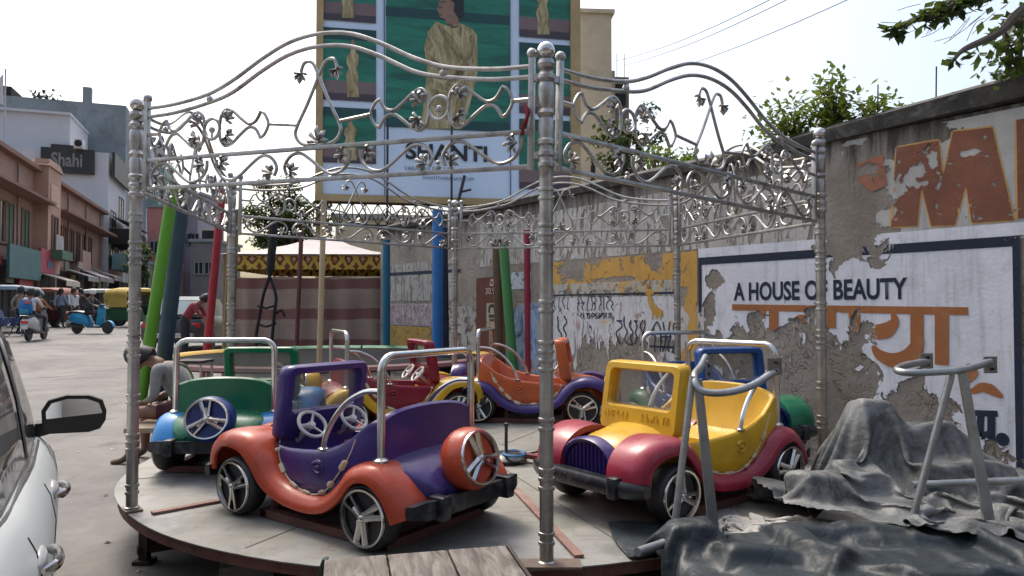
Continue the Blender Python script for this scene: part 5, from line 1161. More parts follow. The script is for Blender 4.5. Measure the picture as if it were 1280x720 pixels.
for sy in (-1, 1):
    fr_ = side_strip(-1.55, .80, .04, .86, sy, .006, blk, 'window_frame', 30)
    side_strip(-1.10, -.35, .09, .80, sy, .012, carglass, 'window', 10)
    side_strip(-.27, .60, .09, .80, sy, .012, carglass, 'window', 14)
    side_strip(-1.48, -1.16, .12, .74, sy, .012, carglass, 'window', 6)
    m = MB(); m.tube([Vector(gside(-1.5 + 2.2 * i / 24, .03, sy, .014)) for i in range(25)], .011, 6, flat=.8); m.build('belt_moulding', mk('dull_chrome_trim', (.35, .35, .35), .3, .9), wcar)
    for x in (-.98, -.12):      # chrome pull handles in dark cups
        zz = .815; yb = HW * taper(x) * 1.0
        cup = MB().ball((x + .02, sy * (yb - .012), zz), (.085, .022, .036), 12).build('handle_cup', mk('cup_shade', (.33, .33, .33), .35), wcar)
        m = MB(); secs = []
        for i in range(11):
            t = i / 10; xx = x - .10 + .20 * t; o_ = .012 + .036 * math.sin(math.pi * t) ** .5; r_ = .017 if 0 < i < 10 else .008
            secs.append([(xx, sy * (yb - .01 + o_ + r_ * .6 * math.cos(a_)), zz + .005 + r_ * math.sin(a_)) for a_ in [k * R(45) for k in range(8)]])
        m.loft(secs).build('door_handle', chrome, wcar)
    for x in (-1.02, -.30, .78):   # shut lines
        m = MB(); vs = []
        for i in range(45):
            f = .08 + .84 * i / 44; b_ = belt(x); z = lerp(.24, b_, f); yy = HW * taper(x) * interp([(0, .94), (.30, .985), (.55, 1.0), (.74, 1.005), (.86, .985), (.955, .945), (1, .91)], f)
            vs.append(Vector((x, sy * (yy + .001), z)))
        m.tube([v - Vector((0, sy * .0012, 0)) for v in vs], .0032, 5); m.build('shut_line', darkvoid, wcar)
# windscreen and rear window
for x0, x1, nm in ((.33, .93, 'windscreen'), (-1.76, -1.47, 'rear_window')):
    m = MB(); vs = []
    for i in range(7):
        x = lerp(x0, x1, i / 6); zr, wb, wr = gh(x); vs += [(x, k * (wr - .06), max(zr, belt(x) + .01) + .026 - .006 * abs(k)) for k in (-1, -.5, 0, .5, 1)]
    m.add(vs, [(i * 5 + k, i * 5 + k + 1, (i + 1) * 5 + k + 1, (i + 1) * 5 + k) for i in range(6) for k in range(4)]); m.build(nm, carglass, wcar)
for x in (1.20, -1.25):
    for sy in (-1, 1):
        W_ = MB().lathe([(.0, -.09), (.2, -.09), (.275, -.07), (.285, 0), (.275, .07), (.2, .085), (.19, .05), (.0, .05)], 28, hat(sy * (HW * taper(x) - .085), x, .285), close=False).build('wheel', tyre_m, wcar, ang=50)
        q = MB(); M_ = hat(sy * (HW * taper(x) - .03), x, .285); q.lathe([(.195, 0), (.19, .012), (.16, .016), (.06, .005), (.0, .012)], 24, M_, close=False); q.build('rim', mk('alloy', (.4, .4, .41), .35, .9), W_)
        MB().lathe([(.335, -.005), (.335, .005), (.30, .012), (.29, .0)], 32, hat(sy * (HW * taper(x) + .001), x, .30), close=False).build('arch_lip', blk, wcar)
# mirror on the near side (and its twin)
for sy in (-1, 1):
    mx, my, mz = .62, sy * .85, 1.0
    m = MB(); secs = []
    for dx, s in ((-.045, .97), (-.05, 1.0), (.0, 1.0), (.05, .86), (.085, .5)):
        secs.append([(mx + dx, my + sy * u * .5 * s, mz + v * s) for u, v in ((-.24, -.055), (-.20, -.075), (.12, -.080), (.21, -.068), (.255, -.03), (.262, .012), (.23, .062), (.12, .088), (-.06, .094), (-.20, .074), (-.25, .03))])
    hous = m.loft(secs).build('door_mirror', blk, wcar, ang=50)
    q = MB(); q.add([(mx - .0525 + .004 * u - .15 * v + .007, my + sy * u * .5 * .86, mz + v * .84) for u, v in ((-.24, -.055), (-.20, -.075), (.12, -.080), (.21, -.068), (.255, -.03), (.262, .012), (.23, .062), (.12, .088), (-.06, .094), (-.20, .074), (-.25, .03))], [tuple(range(11))])
    q.build('mirror_glass', mk('mirror', (.75, .77, .78), .02, 1, 0, rvar=.01), hous, smooth=False)
    s2 = MB(); s2.loft([[(mx + .03 + a_, sy * .70, mz - .06 + b_) for a_, b_ in ((-.05, -.035), (.07, -.035), (.07, .03), (-.05, .03))], [(mx + .01 + a_, sy * .80, mz - .045 + b_) for a_, b_ in ((-.04, -.022), (.05, -.022), (.05, .022), (-.04, .022))]]); s2.build('mirror_stalk', blk, hous)
    MB().sheet([(.50, sy * .705, .93), (.78, sy * .70, .91), (.62, sy * .675, 1.07)]).build('quarter_panel', blk, hous, smooth=False)

# ================================================================== LEFT STREET
BTH = R(110); BO = at(0, 383, 35); bpx = plane_px((BO.x, BO.y), BTH)
def win(par, s0, z0, s1, z1, m_frame, m_pane, dep=.12, y=0):
    f = MB(); w_ = s1 - s0; hh = z1 - z0; t = .09
    f.box(((s0 + s1) / 2, y - .03, z1 - t / 2), (w_, .10, t)); f.box(((s0 + s1) / 2, y - .05, z0 + t / 2), (w_ + .1, .16, t))
    for x in (s0 + t / 2, s1 - t / 2, (s0 + s1) / 2): f.box((x, y - .03, (z0 + z1) / 2), (t, .09, hh - 2 * t))
    o = f.build('window', m_frame, par, smooth=False); MB().box(((s0 + s1) / 2, y - .012, (z0 + z1) / 2), (w_ - .1, .02, hh - .1)).build('pane', m_pane, o, smooth=False); return o
brown = mk('terracotta_render', (.285, .175, .135), .88, 0, .18, .25, (.16, .10, .08), .5, .6, .2, 8); brown_d = mk('dark_terracotta_trim', (.19, .10, .075), .88, 0, .2, .4)
dpane = mk('dark_window_pane', (.02, .022, .022), .25); shut_g = mk('green_shutter', (.02, .10, .06), .7); blackm = mk('flat_black', (.020, .017, .016), .9)  # flat near-black shared by shop fronts, balconies, roof tanks and grilles
bb = bldg('terrace_building', 'two storey terracotta building with shops below, lining the left of the street', 'building', None, (BO.x, BO.y, 0), BTH)
zr0 = bpx(0, 186)[1]; Lb = bpx(128, 383)[0]
MB().box((Lb / 2 - 6, 5, zr0 / 2), (Lb + 12, 10, zr0)).build('wall', brown, bb, smooth=False)
MB().box((Lb / 2 - 6, -.15, zr0 + .05), (Lb + 12.2, .5, .22)).build('parapet', brown_d, bb, smooth=False)
for (x0, x1, y) in ((0, 42, 270 - 42), (58, 128, 262)):
    s0 = bpx(x0, 383)[0] - (10 if x0 == 0 else 0); s1 = bpx(x1, 383)[0]; z = zr0 * .80; MB().box(((s0 + s1) / 2, -.5, z), (s1 - s0, 1.1, .14)).build('sunshade', brown_d, bb, smooth=False)
sA, sB = bpx(40, 383)[0], bpx(57, 383)[0]
MB().box(((sA + sB) / 2, -.35, (zr0 + .7) / 2 + 1.7), (sB - sA, .7, zr0 - 2.7)).build('stair_bay', mk('light_terracotta', (.40, .24, .18), .88, 0, .12, .5, (.2, .13, .1), .4, .8), bb, smooth=False)
MB().loft([[(sA - .2, -.8, zr0 + .3), (sB + .2, -.8, zr0 + .3), (sB + .2, .2, zr0 + .3), (sA - .2, .2, zr0 + .3)], [(sA + .3, -.7, zr0 + .75), (sB - .3, -.7, zr0 + .75), (sB - .3, .1, zr0 + .75), (sA + .3, .1, zr0 + .75)]]).build('pediment', brown, bb, smooth=False)
MB().box(((sA + sB) / 2, -.72, zr0 - 1.2), ((sB - sA) * .7, .06, 1.2)).build('name_panel', mk('pale_terracotta', (.46, .30, .24), .85), bb, smooth=False)
zw0, zw1 = zr0 * .50, zr0 * .74
for x in (-14, -4, 9, 29): s = bpx(x, 383)[0]; win(bb, s - .7, zw0, s + .7, zw1, brown_d, shut_g if x in (9, 29) else dpane)
for x in (63, 72, 80, 88, 96, 104, 111): s = bpx(x, 383)[0]; win(bb, s - .6, zw0, s + .6, zw1, brown_d, dpane)
win(bb, (sA + sB) / 2 - .7, zw0, (sA + sB) / 2 + .7, zw1, brown_d, dpane, y=-.70); MB().box(((sA + sB) / 2, -1.05, zw0 - .1), ((sB - sA) * .9, .7, .5)).build('balcony', mk('green_grille', (.05, .12, .07), .7), bb, smooth=False)
MB().box((Lb / 2 - 6, -.04, 1.9), (Lb + 12, .1, 3.8)).build('shop_front', blackm, bb, smooth=False)
rr = random.Random(8)
for i in range(9):
    s = lerp(-8, Lb, (i + .5) / 9); MB().box((s, -.2, 1.9), (.35, .35, 3.8)).build('pier', brown_d if i % 2 else mk('grey_pier', (.2, .18, .16), .9), bb, smooth=False)
def sign(par, x0, x1, y0, y1, off, col, label, name='signboard', pxf=None, cl=None, txt=None, tcol=None):
    pxf = pxf or bpx; a_ = pxf(x0, y1); b2 = pxf(x1, y1); c_ = pxf(x0, y0)
    o = MB().box(((a_[0] + b2[0]) / 2, -off, (a_[1] + c_[1]) / 2), (b2[0] - a_[0], .12, abs(c_[1] - a_[1]))).build(name, col, par, smooth=False); return o
for x0, x1, y0, y1, col, nm in ((-14, 29, 303, 346, mk('teal_sign', (.035, .11, .115), .6, 0, .2, 1), 'teal'), (29, 49, 309, 340, mk('magenta_sign', (.30, .03, .06), .6, 0, .2, 1), 'magenta'), (50, 60, 292, 320, mk('pale_sign', (.36, .32, .32), .7, 0, .3, 1, (.15, .1, .1), .5, 2), 'pale'), (86, 97, 312, 338, mk('pink_sign', (.32, .20, .17), .7, 0, .2, 1), 'pink')):
    sign(bb, x0, x1, y0, y1, .75, col, nm)
sgn = sign(bb, 8, 26, 346, 360, .5, mk('red_sign', (.28, .03, .03), .6), 'r')
aw_m = [mk('pale_awning', (.42, .38, .31), .8, 0, .15, 2, (.2, .17, .14), .5, 3), mk('grey_awning', (.24, .23, .22), .8, 0, .2, 2, (.1, .09, .08), .5, 3), mk('red_awning', (.22, .05, .05), .8, 0, .2, 2)]
def awning(x0, x1, yt, yb, k):
    a_ = bpx(x0, 383)[0]; b2 = bpx(x1, 383)[0]; z1 = bpx(x0, yt)[1]; z0 = bpx(x0, yb)[1]; z1, z0 = min(z1, 5.2), max(2.3, min(z0, z1 - .5))
    MB().loft([[(a_, -.4, z1), (b2, -.4, z1), (b2, -.4, z1 - .06), (a_, -.4, z1 - .06)], [(a_, -1.9, z0), (b2, -1.9, z0), (b2, -1.9, z0 - .06), (a_, -1.9, z0 - .06)]]).build('awning', aw_m[k], bb, smooth=False)
    MB().box(((a_ + b2) / 2, -1.9, z0 - .18), (b2 - a_, .03, .26)).build('awning_flap', aw_m[k], bb, smooth=False)
awning(32, 53, 338, 348, 0); awning(66, 82, 334, 342, 1); awning(84, 105, 333, 345, 1); awning(106, 119, 336, 344, 1)
sgm = [mk('sign_a', (.30, .27, .22), .7, 0, .25, 2), mk('sign_b', (.05, .09, .14), .6, 0, .25, 2), mk('sign_c', (.20, .05, .04), .6, 0, .25, 2), mk('sign_d', (.10, .12, .07), .6, 0, .25, 2), mk('sign_e', (.36, .30, .10), .6, 0, .25, 2)]
for k in range(16):
    s_ = lerp(-6, Lb - 1, k / 16) + rr.uniform(-.4, .4); z_ = rr.uniform(3.0, 4.3); MB().box((s_, -.35 - .5 * rr.random(), z_), (rr.uniform(.7, 1.6), .08, rr.uniform(.35, .8))).build('signboard', sgm[k % 5], bb, smooth=False)
for k in range(5):
    s_ = lerp(2, Lb - 2, k / 4); q = MB(); q.tube([(s_, -.12, zr0 - .2), (s_ + .05, -.14, 4.6)], .05, 6); q.build('drain_pipe', mk('stained_pipe', (.16, .12, .10), .8, 0, .3, 2), bb)
# white block with the shop sign, grey block behind, and the row of narrow fronts
NT_ = Vector((math.cos(BTH), math.sin(BTH), 0)); NY = Vector((-math.sin(BTH), math.cos(BTH), 0))
def block(name, label, s0, s1, y0, y1, zt_, m_, c='building'):
    o = bldg(name, label, c, None, Vector((BO.x, BO.y, 0)) + NT_ * s0 + NY * y0, BTH); MB().box(((s1 - s0) / 2, (y1 - y0) / 2, zt_ / 2), (s1 - s0, y1 - y0, zt_)).build('wall', m_, o, smooth=False); return o
whitew = mk('white_render', (.50, .51, .53), .85, 0, .06, .2, (.38, .38, .38), .4, .5); greyc = mk('grey_concrete', (.20, .225, .235), .9, 0, .2, .3, (.10, .11, .11), .6, .5, .2, 5)
s0 = Lb + .6; Pf = Vector((BO.x, BO.y, 0)) + NT_ * s0; fpx = plane_px((Pf.x, Pf.y), BTH - R(90))       # the end wall facing the camera
zs0, zs1 = fpx(80, 217)[1], fpx(80, 186)[1]
lo = block('shop_building', 'white building carrying the dark shop sign, rising behind the terracotta one', s0, s0 + 9, -.2, 18, fpx(116, 190)[1], whitew)
yl = -fpx(84, 150)[0]; up_ = block('white_house', 'blank white upper block standing left above the shop sign', s0 + 1.0, s0 + 8.0, yl, 22, fpx(30, 136)[1], whitew)
MB().box((3.4, (22 - yl) / 2, fpx(30, 136)[1] + .06), (7.4, 22.2 - yl, .2)).build('parapet', whitew, up_, smooth=False)
a_, b2 = fpx(52, 200)[0], fpx(119, 200)[0]
sb = thing('shop_sign', Pf + Vector((0, 0, 0)), BTH - R(90), 'long dark shop sign board reading Shahi on the white building', 'sign')
sbm = mk('dark_sign_board', (.020, .024, .022), .55, 0, .4, .8, (.08, .06, .05), .4, 1)
SB = MB(); SB.box(((a_ + b2) / 2, -.22, (zs0 + zs1) / 2), (b2 - a_, .2, zs1 - zs0)); SB.build('board', sbm, sb, smooth=False)
q0 = fpx(65, 211); q1 = fpx(104, 195); text('lettering', 'Shahi', Matrix.Translation((q0[0], -.34, lerp(zs0, zs1, .26))) @ Matrix.Rotation(R(90), 4, 'X'), q1[0] - q0[0], (zs1 - zs0) * .56, mk('sign_letter', (.20, .195, .19), .6), sb, off=.02)
MB().box((4.6, -.35, lerp(zs0, zs1, .5)), (9, .22, zs1 - zs0)).build('side_board', sbm, lo, smooth=False)
gb = block('concrete_building', 'tall bare grey concrete building with a post on its roof, behind the white house', s0 + 9.2, s0 + 22, -.1, 16, 10, greyc)
Pg = Vector((BO.x, BO.y, 0)) + NT_ * (s0 + 9.2); gpx = plane_px((Pg.x, Pg.y), BTH - R(90)); zg = gpx(110, 128)[1]
bpy.data.objects.remove([o for o in gb.children][0]); MB().box((6.4, 8.05, zg / 2), (12.8, 16.1, zg)).build('wall', greyc, gb, smooth=False)
ywp = -gpx(108, 128)[0]; MB().box((.5, ywp + .1, zg + .7), (.7, .7, 1.6)).build('roof_post', greyc, gb, smooth=False)
MB().box((2.5, 12, zg + .5), (4, 5, 1.0)).build('roof_room', blackm, gb, smooth=False)
for i, y in enumerate((11.5, 6.8)):
    m = MB(); 
    for k in range(60): a1 = rr.uniform(0, 6.28); v = Vector((rr.gauss(0, .6), rr.gauss(0, .7), abs(rr.gauss(.3, .3)))); m.add([v + Vector((rr.uniform(-.3, .3), rr.uniform(-.3, .3), rr.uniform(-.3, .3))) for _ in range(3)], [(0, 1, 2)])
    o = m.build('roof_plant', mk('roof_weed', (.03, .04, .03), .9), gb, smooth=False); o['kind'] = 'stuff'; o.location = (.6, y, zg)
m = MB(); m.box((0, 0, 0), (.9, .6, .8), bev=.04); o = m.build('air_conditioner', mk('ac_white', (.45, .46, .46), .5), lo); o.location = (-.4, -fpx(97, 190)[0], fpx(97, 186)[1] + .3); MB().lathe([(.0, 0), (.28, 0), (.28, .02), (.0, .02)], 16, Matrix.Translation((-.46, 0, 0)) @ Matrix.Rotation(R(-90), 4, 'Y')).build('fan_grille', blackm, o)
m = MB(); o = MB().box((0, 0, 0), (.5, 1.6, 2.2)).build('roof_opening', mk('open_doorway', (.05, .045, .045), .9), up_, smooth=False); o.location = (.0, .5, fpx(76, 195)[1])
cols = [mk('pale_blue_front', (.36, .40, .43), .85, 0, .1, .3, (.2, .2, .2), .4, .6), mk('grey_front', (.22, .24, .25), .85, 0, .15, .3), mk('aqua_front', (.20, .30, .29), .85, 0, .15, .3), mk('cream_front', (.36, .34, .30), .85, 0, .15, .3), mk('dim_front', (.16, .17, .17), .9, 0, .2, .3)]
s = s0 + 22.3
for i, (w_, ytop, xx, k) in enumerate(((7, 160, 140, 0), (8, 168, 147, 1), (10, 190, 153, 2), (14, 215, 158, 3))):
    Pk = Vector((BO.x, BO.y, 0)) + NT_ * s; kpx = plane_px((Pk.x, Pk.y), BTH - R(90)); zt_ = kpx(xx, ytop)[1]
    lab = ['pale blue front with shutters', 'plain grey front', 'aqua front with balconies', 'cream front, farthest'][i]
    o = block('narrow_building', 'narrow tall ' + lab + ' of the row receding down the street', s, s + w_ - .15, -.3 - .15 * i, 12, zt_, cols[k]); s += w_
    for f in range(2, 6):
        z = zt_ * f / 6.3
        for q in range(2): win(o, (w_ - .15) * (.15 + .42 * q), z, (w_ - .15) * (.15 + .42 * q) + w_ * .25, z + zt_ / 10, cols[(k + 1) % 5], dpane)
        if f in (2, 4): MB().box(((w_ - .15) / 2, -.6, z - .25), (w_ - .5, 1.2, .7)).build('balcony', cols[(k + 2) % 5], o, smooth=False)
    MB().box(((w_ - .15) / 2, -.2, 1.9), (w_ - .3, .4, 3.0)).build('shop_front', blackm, o, smooth=False)
for i, (z, yy) in enumerate(((.26, 5), (.26, 9), (.40, 5), (.52, 3))):     # windows on the white block's street side
    win(lo, (i % 2) * 4 + 1.2, fpx(116, 190)[1] * z + 2, (i % 2) * 4 + 3.6, fpx(116, 190)[1] * z + 4, greyc, dpane, y=-.0)
MB().box((4.5, -1.0, 7.4), (8.6, 1.7, 1.3)).build('balcony', blackm, lo, smooth=False); MB().loft([[(.3, -.2, 9.2), (8.6, -.2, 9.2), (8.6, -.2, 9.1), (.3, -.2, 9.1)], [(.3, -2.2, 8.4), (8.6, -2.2, 8.4), (8.6, -2.2, 8.3), (.3, -2.2, 8.3)]]).build('balcony_roof', aw_m[1], lo, smooth=False)
MB().box((4.5, -1.1, 5.3), (8.4, 1.6, 1.4)).build('balcony', cols[2], lo, smooth=False)
MB().box((4.5, -.5, 2.0), (8.6, .7, 3.2)).build('shop_front', blackm, lo, smooth=False)
m = MB(); pA = at(7, 86, 50); pm = bldg('mast', 'thin bare mast with a pennant rising above the rooftops at the left edge', 'mast', None, (pA.x, pA.y, 0)); MB().tube([(0, 0, 0), (0, 0, pA.z)], .05, 6).build('pole', galv, pm); MB().sheet([(-.1, 0, pA.z - 2.6), (-.7, .1, pA.z - 2.2), (-.7, .1, pA.z - .9), (-.15, 0, pA.z - .3)]).build('pennant', mk('white_cloth', (.5, .5, .5), .8), pm, smooth=False)
# far end of the street, seen between the poles
for x0, x1, yt, Y, col, lab, nm in ((183, 204, 259, 62, mk('pink_far', (.40, .17, .15), .85), 'small pink house with a flat roof at the far end of the street', 'far_house'), (225, 246, 242, 66, mk('lilac_far', (.26, .24, .28), .85, 0, .2, .4), 'lilac house with stepped roof far down the street', 'far_house'), (238, 266, 302, 60, mk('grey_far', (.15, .145, .14), .9, 0, .2, .5), 'low grey far house with rooftop tanks', 'far_house'), (160, 184, 330, 58, mk('dim_far', (.17, .16, .15), .9, 0, .2, .5), 'low dim shop row beside the dark tree', 'far_house')):
    p0, p1 = at(x0, 380, Y), at(x1, 380, Y); zt_ = at(x0, yt, Y).z; o = bldg(nm, lab, 'house', None, (p0.x, p0.y, 0)); w_ = p1.x - p0.x
    MB().box((w_ / 2, 3, zt_ / 2), (w_, 6, zt_)).build('wall', col, o, smooth=False); MB().box((w_ / 2, 3, zt_ + .1), (w_ + .3, 6.3, .25)).build('roof_slab', greyc, o, smooth=False)
    for k in range(2): win(o, w_ * (.15 + .45 * k), zt_ * .6, w_ * (.15 + .45 * k) + .8, zt_ * .6 + 1.1, greyc, dpane)
    if 'tanks' in lab:
        for k in (.3, .7): MB().lathe([(.5, 0), (.5, .9), (.2, 1.1)], 12, Matrix.Translation((w_ * k, 2, zt_ + .2))).build('roof_tank', blackm, o)

# added unseen building: shades the near faces, gives mirror and chrome something to reflect
ob = bldg('added_building', 'dim shuttered building added behind the camera to shade the near faces and fill reflections', 'building', None, (-9, -9.5, 0), 0)
MB().box((9, -3, 4.2), (26, 6, 8.4)).build('wall', mk('dim_umber_render', (.26, .22, .19), .9, 0, .3, .4, (.07, .06, .05), .5, .7), ob, smooth=False)
MB().box((9, .35, 3.6), (26, .9, .15)).build('sunshade', brown_d, ob, smooth=False)
for k in range(6):
    x = -2 + 4.2 * k; MB().box((x, .05, 1.5), (3.2, .12, 2.8)).build('shutter', mk('steel_shutter', (.09, .11, .12), .6, .3, .3, 2), ob, smooth=False); win(ob, x - .8, 4.9, x + .8, 6.6, brown_d, dpane, y=.06)
# ================================================================== VEHICLES
def wheel(par, x, y, z, r, wd, rimc=None, nm='wheel'):
    o = MB().lathe([(r * .6, -wd / 2), (r * .92, -wd / 2), (r, -wd * .25), (r, wd * .25), (r * .92, wd / 2), (r * .6, wd / 2)], 20, Matrix.Translation((x, y, z)) @ Matrix.Rotation(R(90), 4, 'X')).build(nm, tyre_m, par)
    MB().lathe([(.0, -wd * .3), (r * .62, -wd * .3), (r * .62, wd * .3), (.0, wd * .3)], 16, Matrix.Translation((x, y, z)) @ Matrix.Rotation(R(90), 4, 'X'), close=False).build('rim', rimc or galv, o); return o
def scooter(loc, rz, col, col2, label):
    s_ = thing('scooter', loc, rz, label, 'scooter')
    wheel(s_, .62, 0, .22, .22, .09); wheel(s_, -.62, 0, .22, .22, .10)
    m = MB(); secs = []
    for x, w_, z0, z1 in ((-.92, .07, .50, .62), (-.84, .15, .42, .70), (-.60, .20, .38, .76), (-.35, .20, .34, .74), (-.15, .17, .28, .66), (-.05, .13, .24, .45)):
        secs.append([(x, y * w_, lerp(z0, z1, t)) for y, t in ((-.7, 0), (-1, .3), (-1, .7), (-.7, 1), (.7, 1), (1, .7), (1, .3), (.7, 0))])
    m.loft(secs).build('body', col, s_)
    MB().box((.12, 0, .25), (.50, .30, .07), bev=.02).build('footboard', col2, s_)
    m = MB(); secs = []
    for z, x, w_ in ((.24, .34, .13), (.45, .40, .20), (.70, .46, .21), (.90, .44, .17), (.98, .42, .12)): secs.append([(x + dx - .06 * abs(y), y * w_, z) for y, dx in ((-1, -.05), (-.6, .03), (0, .06), (.6, .03), (1, -.05), (.5, -.06), (0, -.05), (-.5, -.06))])
    m.loft(secs).build('front_shield', col, s_)
    m = MB(); secs = [[(.62 + .27 * math.cos(a_), y, .22 + .27 * math.sin(a_)) for y in (-.07, .07)] + [(.62 + .245 * math.cos(a_), y, .22 + .245 * math.sin(a_)) for y in (.07, -.07)] for a_ in [R(10 + 14 * i) for i in range(11)]]
    m.loft(secs).build('front_mudguard', col, s_)
    MB().tube([(.62, .06, .22), (.52, .05, .6), (.42, 0, .98)], .022, 6).build('fork', dkiron, s_)
    m = MB(); m.tube([(.30, -.34, 1.02), (.38, -.2, 1.04), (.42, 0, 1.02), (.38, .2, 1.04), (.30, .34, 1.02)], .016, 6); m.box((.43, 0, 1.02), (.14, .24, .13), bev=.03); hb = m.build('handlebar', col2, s_)
    for sy in (-1, 1): MB().tube([(.38, sy * .22, 1.04), (.36, sy * .28, 1.20)], .007, 5).build('mirror_stem', dkiron, hb); MB().ball((.355, sy * .29, 1.23), (.015, .055, .04), 8).build('mirror', black_m, hb)
    MB().ball((.50, 0, .98), (.03, .07, .055), 10).build('headlight', mk('lens', (.6, .6, .58), .1), s_)
    m = MB(); secs = []
    for x, z, w_ in ((-.86, .80, .10), (-.55, .82, .15), (-.20, .78, .14), (-.08, .74, .09)): secs.append([(x, y * w_, z + dz) for y, dz in ((-1, -.06), (-1, 0), (-.6, .04), (.6, .04), (1, 0), (1, -.06))])
    m.loft(secs).build('seat', black_m, s_)
    MB().box((-.93, 0, .60), (.05, .20, .08), bev=.015).build('tail_light', mk('red_lens', (.55, .02, .02), .2), s_); MB().box((-.97, 0, .44), (.012, .20, .12)).build('number_plate', mk('plate_white', (.55, .55, .52), .5), s_)
    MB().tube([(-.93, .14, .74), (-1.0, .1, .80), (-1.0, -.1, .80), (-.93, -.14, .74)], .012, 6).build('grab_rail', galv, s_); MB().tube([(-.2, -.17, .24), (-.6, -.19, .27), (-.9, -.19, .34)], [.03, .045, .05], 8).build('exhaust', dkiron, s_); return s_
def on_g(px, py):
    r = ray(px, py); t = 20.0
    for _ in range(40): t = (gz(t) - CAMZ) / r.z
    return Vector((r.x * t, t, gz(t)))
def place(px, Y): p = at(px, 380, Y); return Vector((p.x, Y, gz(Y)))
p1 = place(46, 23.2); scooter(p1, R(104), mk('grey_white_scooter', (.38, .38, .37), .35), black_m, 'grey and black scooter ridden away, with red tail light')
person('scooter rider in an orange shirt seen from behind', p1, R(104), RIDE, dict(top=cloth('orange_shirt', (.30, .10, .035)), low=cloth('dark_trousers', (.03, .03, .04)), shoe=shoe_m), hair=True)
PIL = {k: (Vector(v) + Vector((-.34, .02, .03))) if k not in ('wr_l', 'wr_r', 'el_l', 'el_r', 'kn_l', 'kn_r', 'an_l', 'an_r') else v for k, v in RIDE.items()}
PIL.update(el_l=(-.36, .27, 1.12), el_r=(-.36, -.27, 1.12), wr_l=(-.12, .2, 1.02), wr_r=(-.12, -.2, 1.02), kn_l=(-.06, .27, .74), kn_r=(-.06, -.27, .74), an_l=(-.12, .26, .34), an_r=(-.12, -.26, .34))
person('pillion passenger in white on the grey scooter, wearing a blue backpack', p1, R(104), PIL, dict(top=cloth('white_shirt', (.48, .50, .52)), low=cloth('dark_trousers', 0), shoe=shoe_m))
bp = thing('backpack', p1, R(104), 'bright blue and teal backpack on the pillion passenger', 'backpack')
m = MB(); secs = []
for z, w_, dp in ((.80, .15, .08), (.88, .19, .13), (1.05, .20, .15), (1.20, .18, .12), (1.30, .12, .07)): secs.append([(-.60 - dp * (.5 + .5 * math.cos(k * R(45))) * 1.0, .07 + w_ * math.sin(k * R(45)), z) for k in range(8)])
m.loft(secs).build('bag', mk('blue_bag', (.015, .12, .33), .7, 0, .3, 8), bp); MB().box((-.78, .07, .93), (.05, .24, .16), bev=.02).build('pocket', mk('teal_bag', (.02, .20, .28), .7), bp); MB().box((-.72, .0, 1.22), (.08, .14, .1), bev=.02).build('top_flap', mk('coral_bag', (.45, .10, .07), .7), bp)
p2 = place(116, 26.6); scooter(p2, R(-8), mk('turquoise_scooter', (.008, .20, .36), .3), mk('dark_turq', (.01, .07, .11), .4), 'turquoise scooter ridden across the street')
person('rider in dark clothes and a pale helmet on the turquoise scooter', p2, R(-8), RIDE, dict(top=cloth('dark_shirt', (.04, .045, .04)), low=cloth('black_trousers', (.015, .015, .02)), shoe=cloth('pale_shoe', (.4, .4, .38))), helmet=mk('pale_helmet', (.50, .49, .46), .35))
p3 = place(26, 25.5); person('pedestrian in a taupe shirt pushing a bicycle, seen from behind', p3, R(80), walk(), dict(top=cloth('taupe_shirt', (.23, .18, .155)), low=cloth('black_trousers', 0), shoe=shoe_m))
p4 = place(76, 31.5); person('pedestrian in a pale blue shirt walking by the red-roofed rickshaw', p4, R(70), walk(), dict(top=cloth('pale_blue_shirt', (.20, .25, .34)), low=cloth('dark_trousers', 0), shoe=shoe_m))
p5 = place(92, 30.5); person('pedestrian in a white shirt behind the turquoise scooter', p5, R(-30), walk(), dict(top=cloth('white_shirt', 0), low=cloth('dark_trousers', 0), shoe=shoe_m))
p6 = place(101, 32.0); person('pedestrian in dark brown clothes between two rickshaws', p6, R(-100), STAND, dict(top=cloth('brown_shirt', (.07, .045, .035)), low=cloth('dark_trousers', 0), shoe=shoe_m))
def bike(loc, rz, label):
    b_ = thing('bicycle', loc, rz, label, 'bicycle')
    for x in (-.52, .52):
        o = MB().tube([(x + .33 * math.cos(k * R(15)), 0, .33 + .33 * math.sin(k * R(15))) for k in range(24)], .018, 6, True).build('wheel', tyre_m, b_); q = MB()
        for k in range(12): q.tube([(x, 0, .33), (x + .32 * math.cos(k * R(30)), 0, .33 + .32 * math.sin(k * R(30)))], .003, 3)
        q.build('spokes', galv, o)
    m = MB()
    for a_, c_ in (((-.52, 0, .33), (-.15, 0, .78)), ((-.15, 0, .78), (.36, 0, .82)), ((-.08, 0, .30), (.38, 0, .76)), ((-.08, 0, .30), (-.17, 0, .88)), ((-.52, 0, .33), (-.08, 0, .30)), ((.52, 0, .33), (.36, 0, .95))): m.tube([a_, c_], .016, 6)
    m.build('frame', black_m, b_); MB().box((-.18, 0, .90), (.24, .14, .05), bev=.02).build('saddle', black_m, b_); MB().tube([(.28, -.27, .98), (.38, -.1, .98), (.38, .1, .98), (.28, .27, .98)], .012, 6).build('handlebar', galv, b_)
bike(place(20, 25.2), R(95), 'black bicycle beside the taupe-shirted pedestrian')
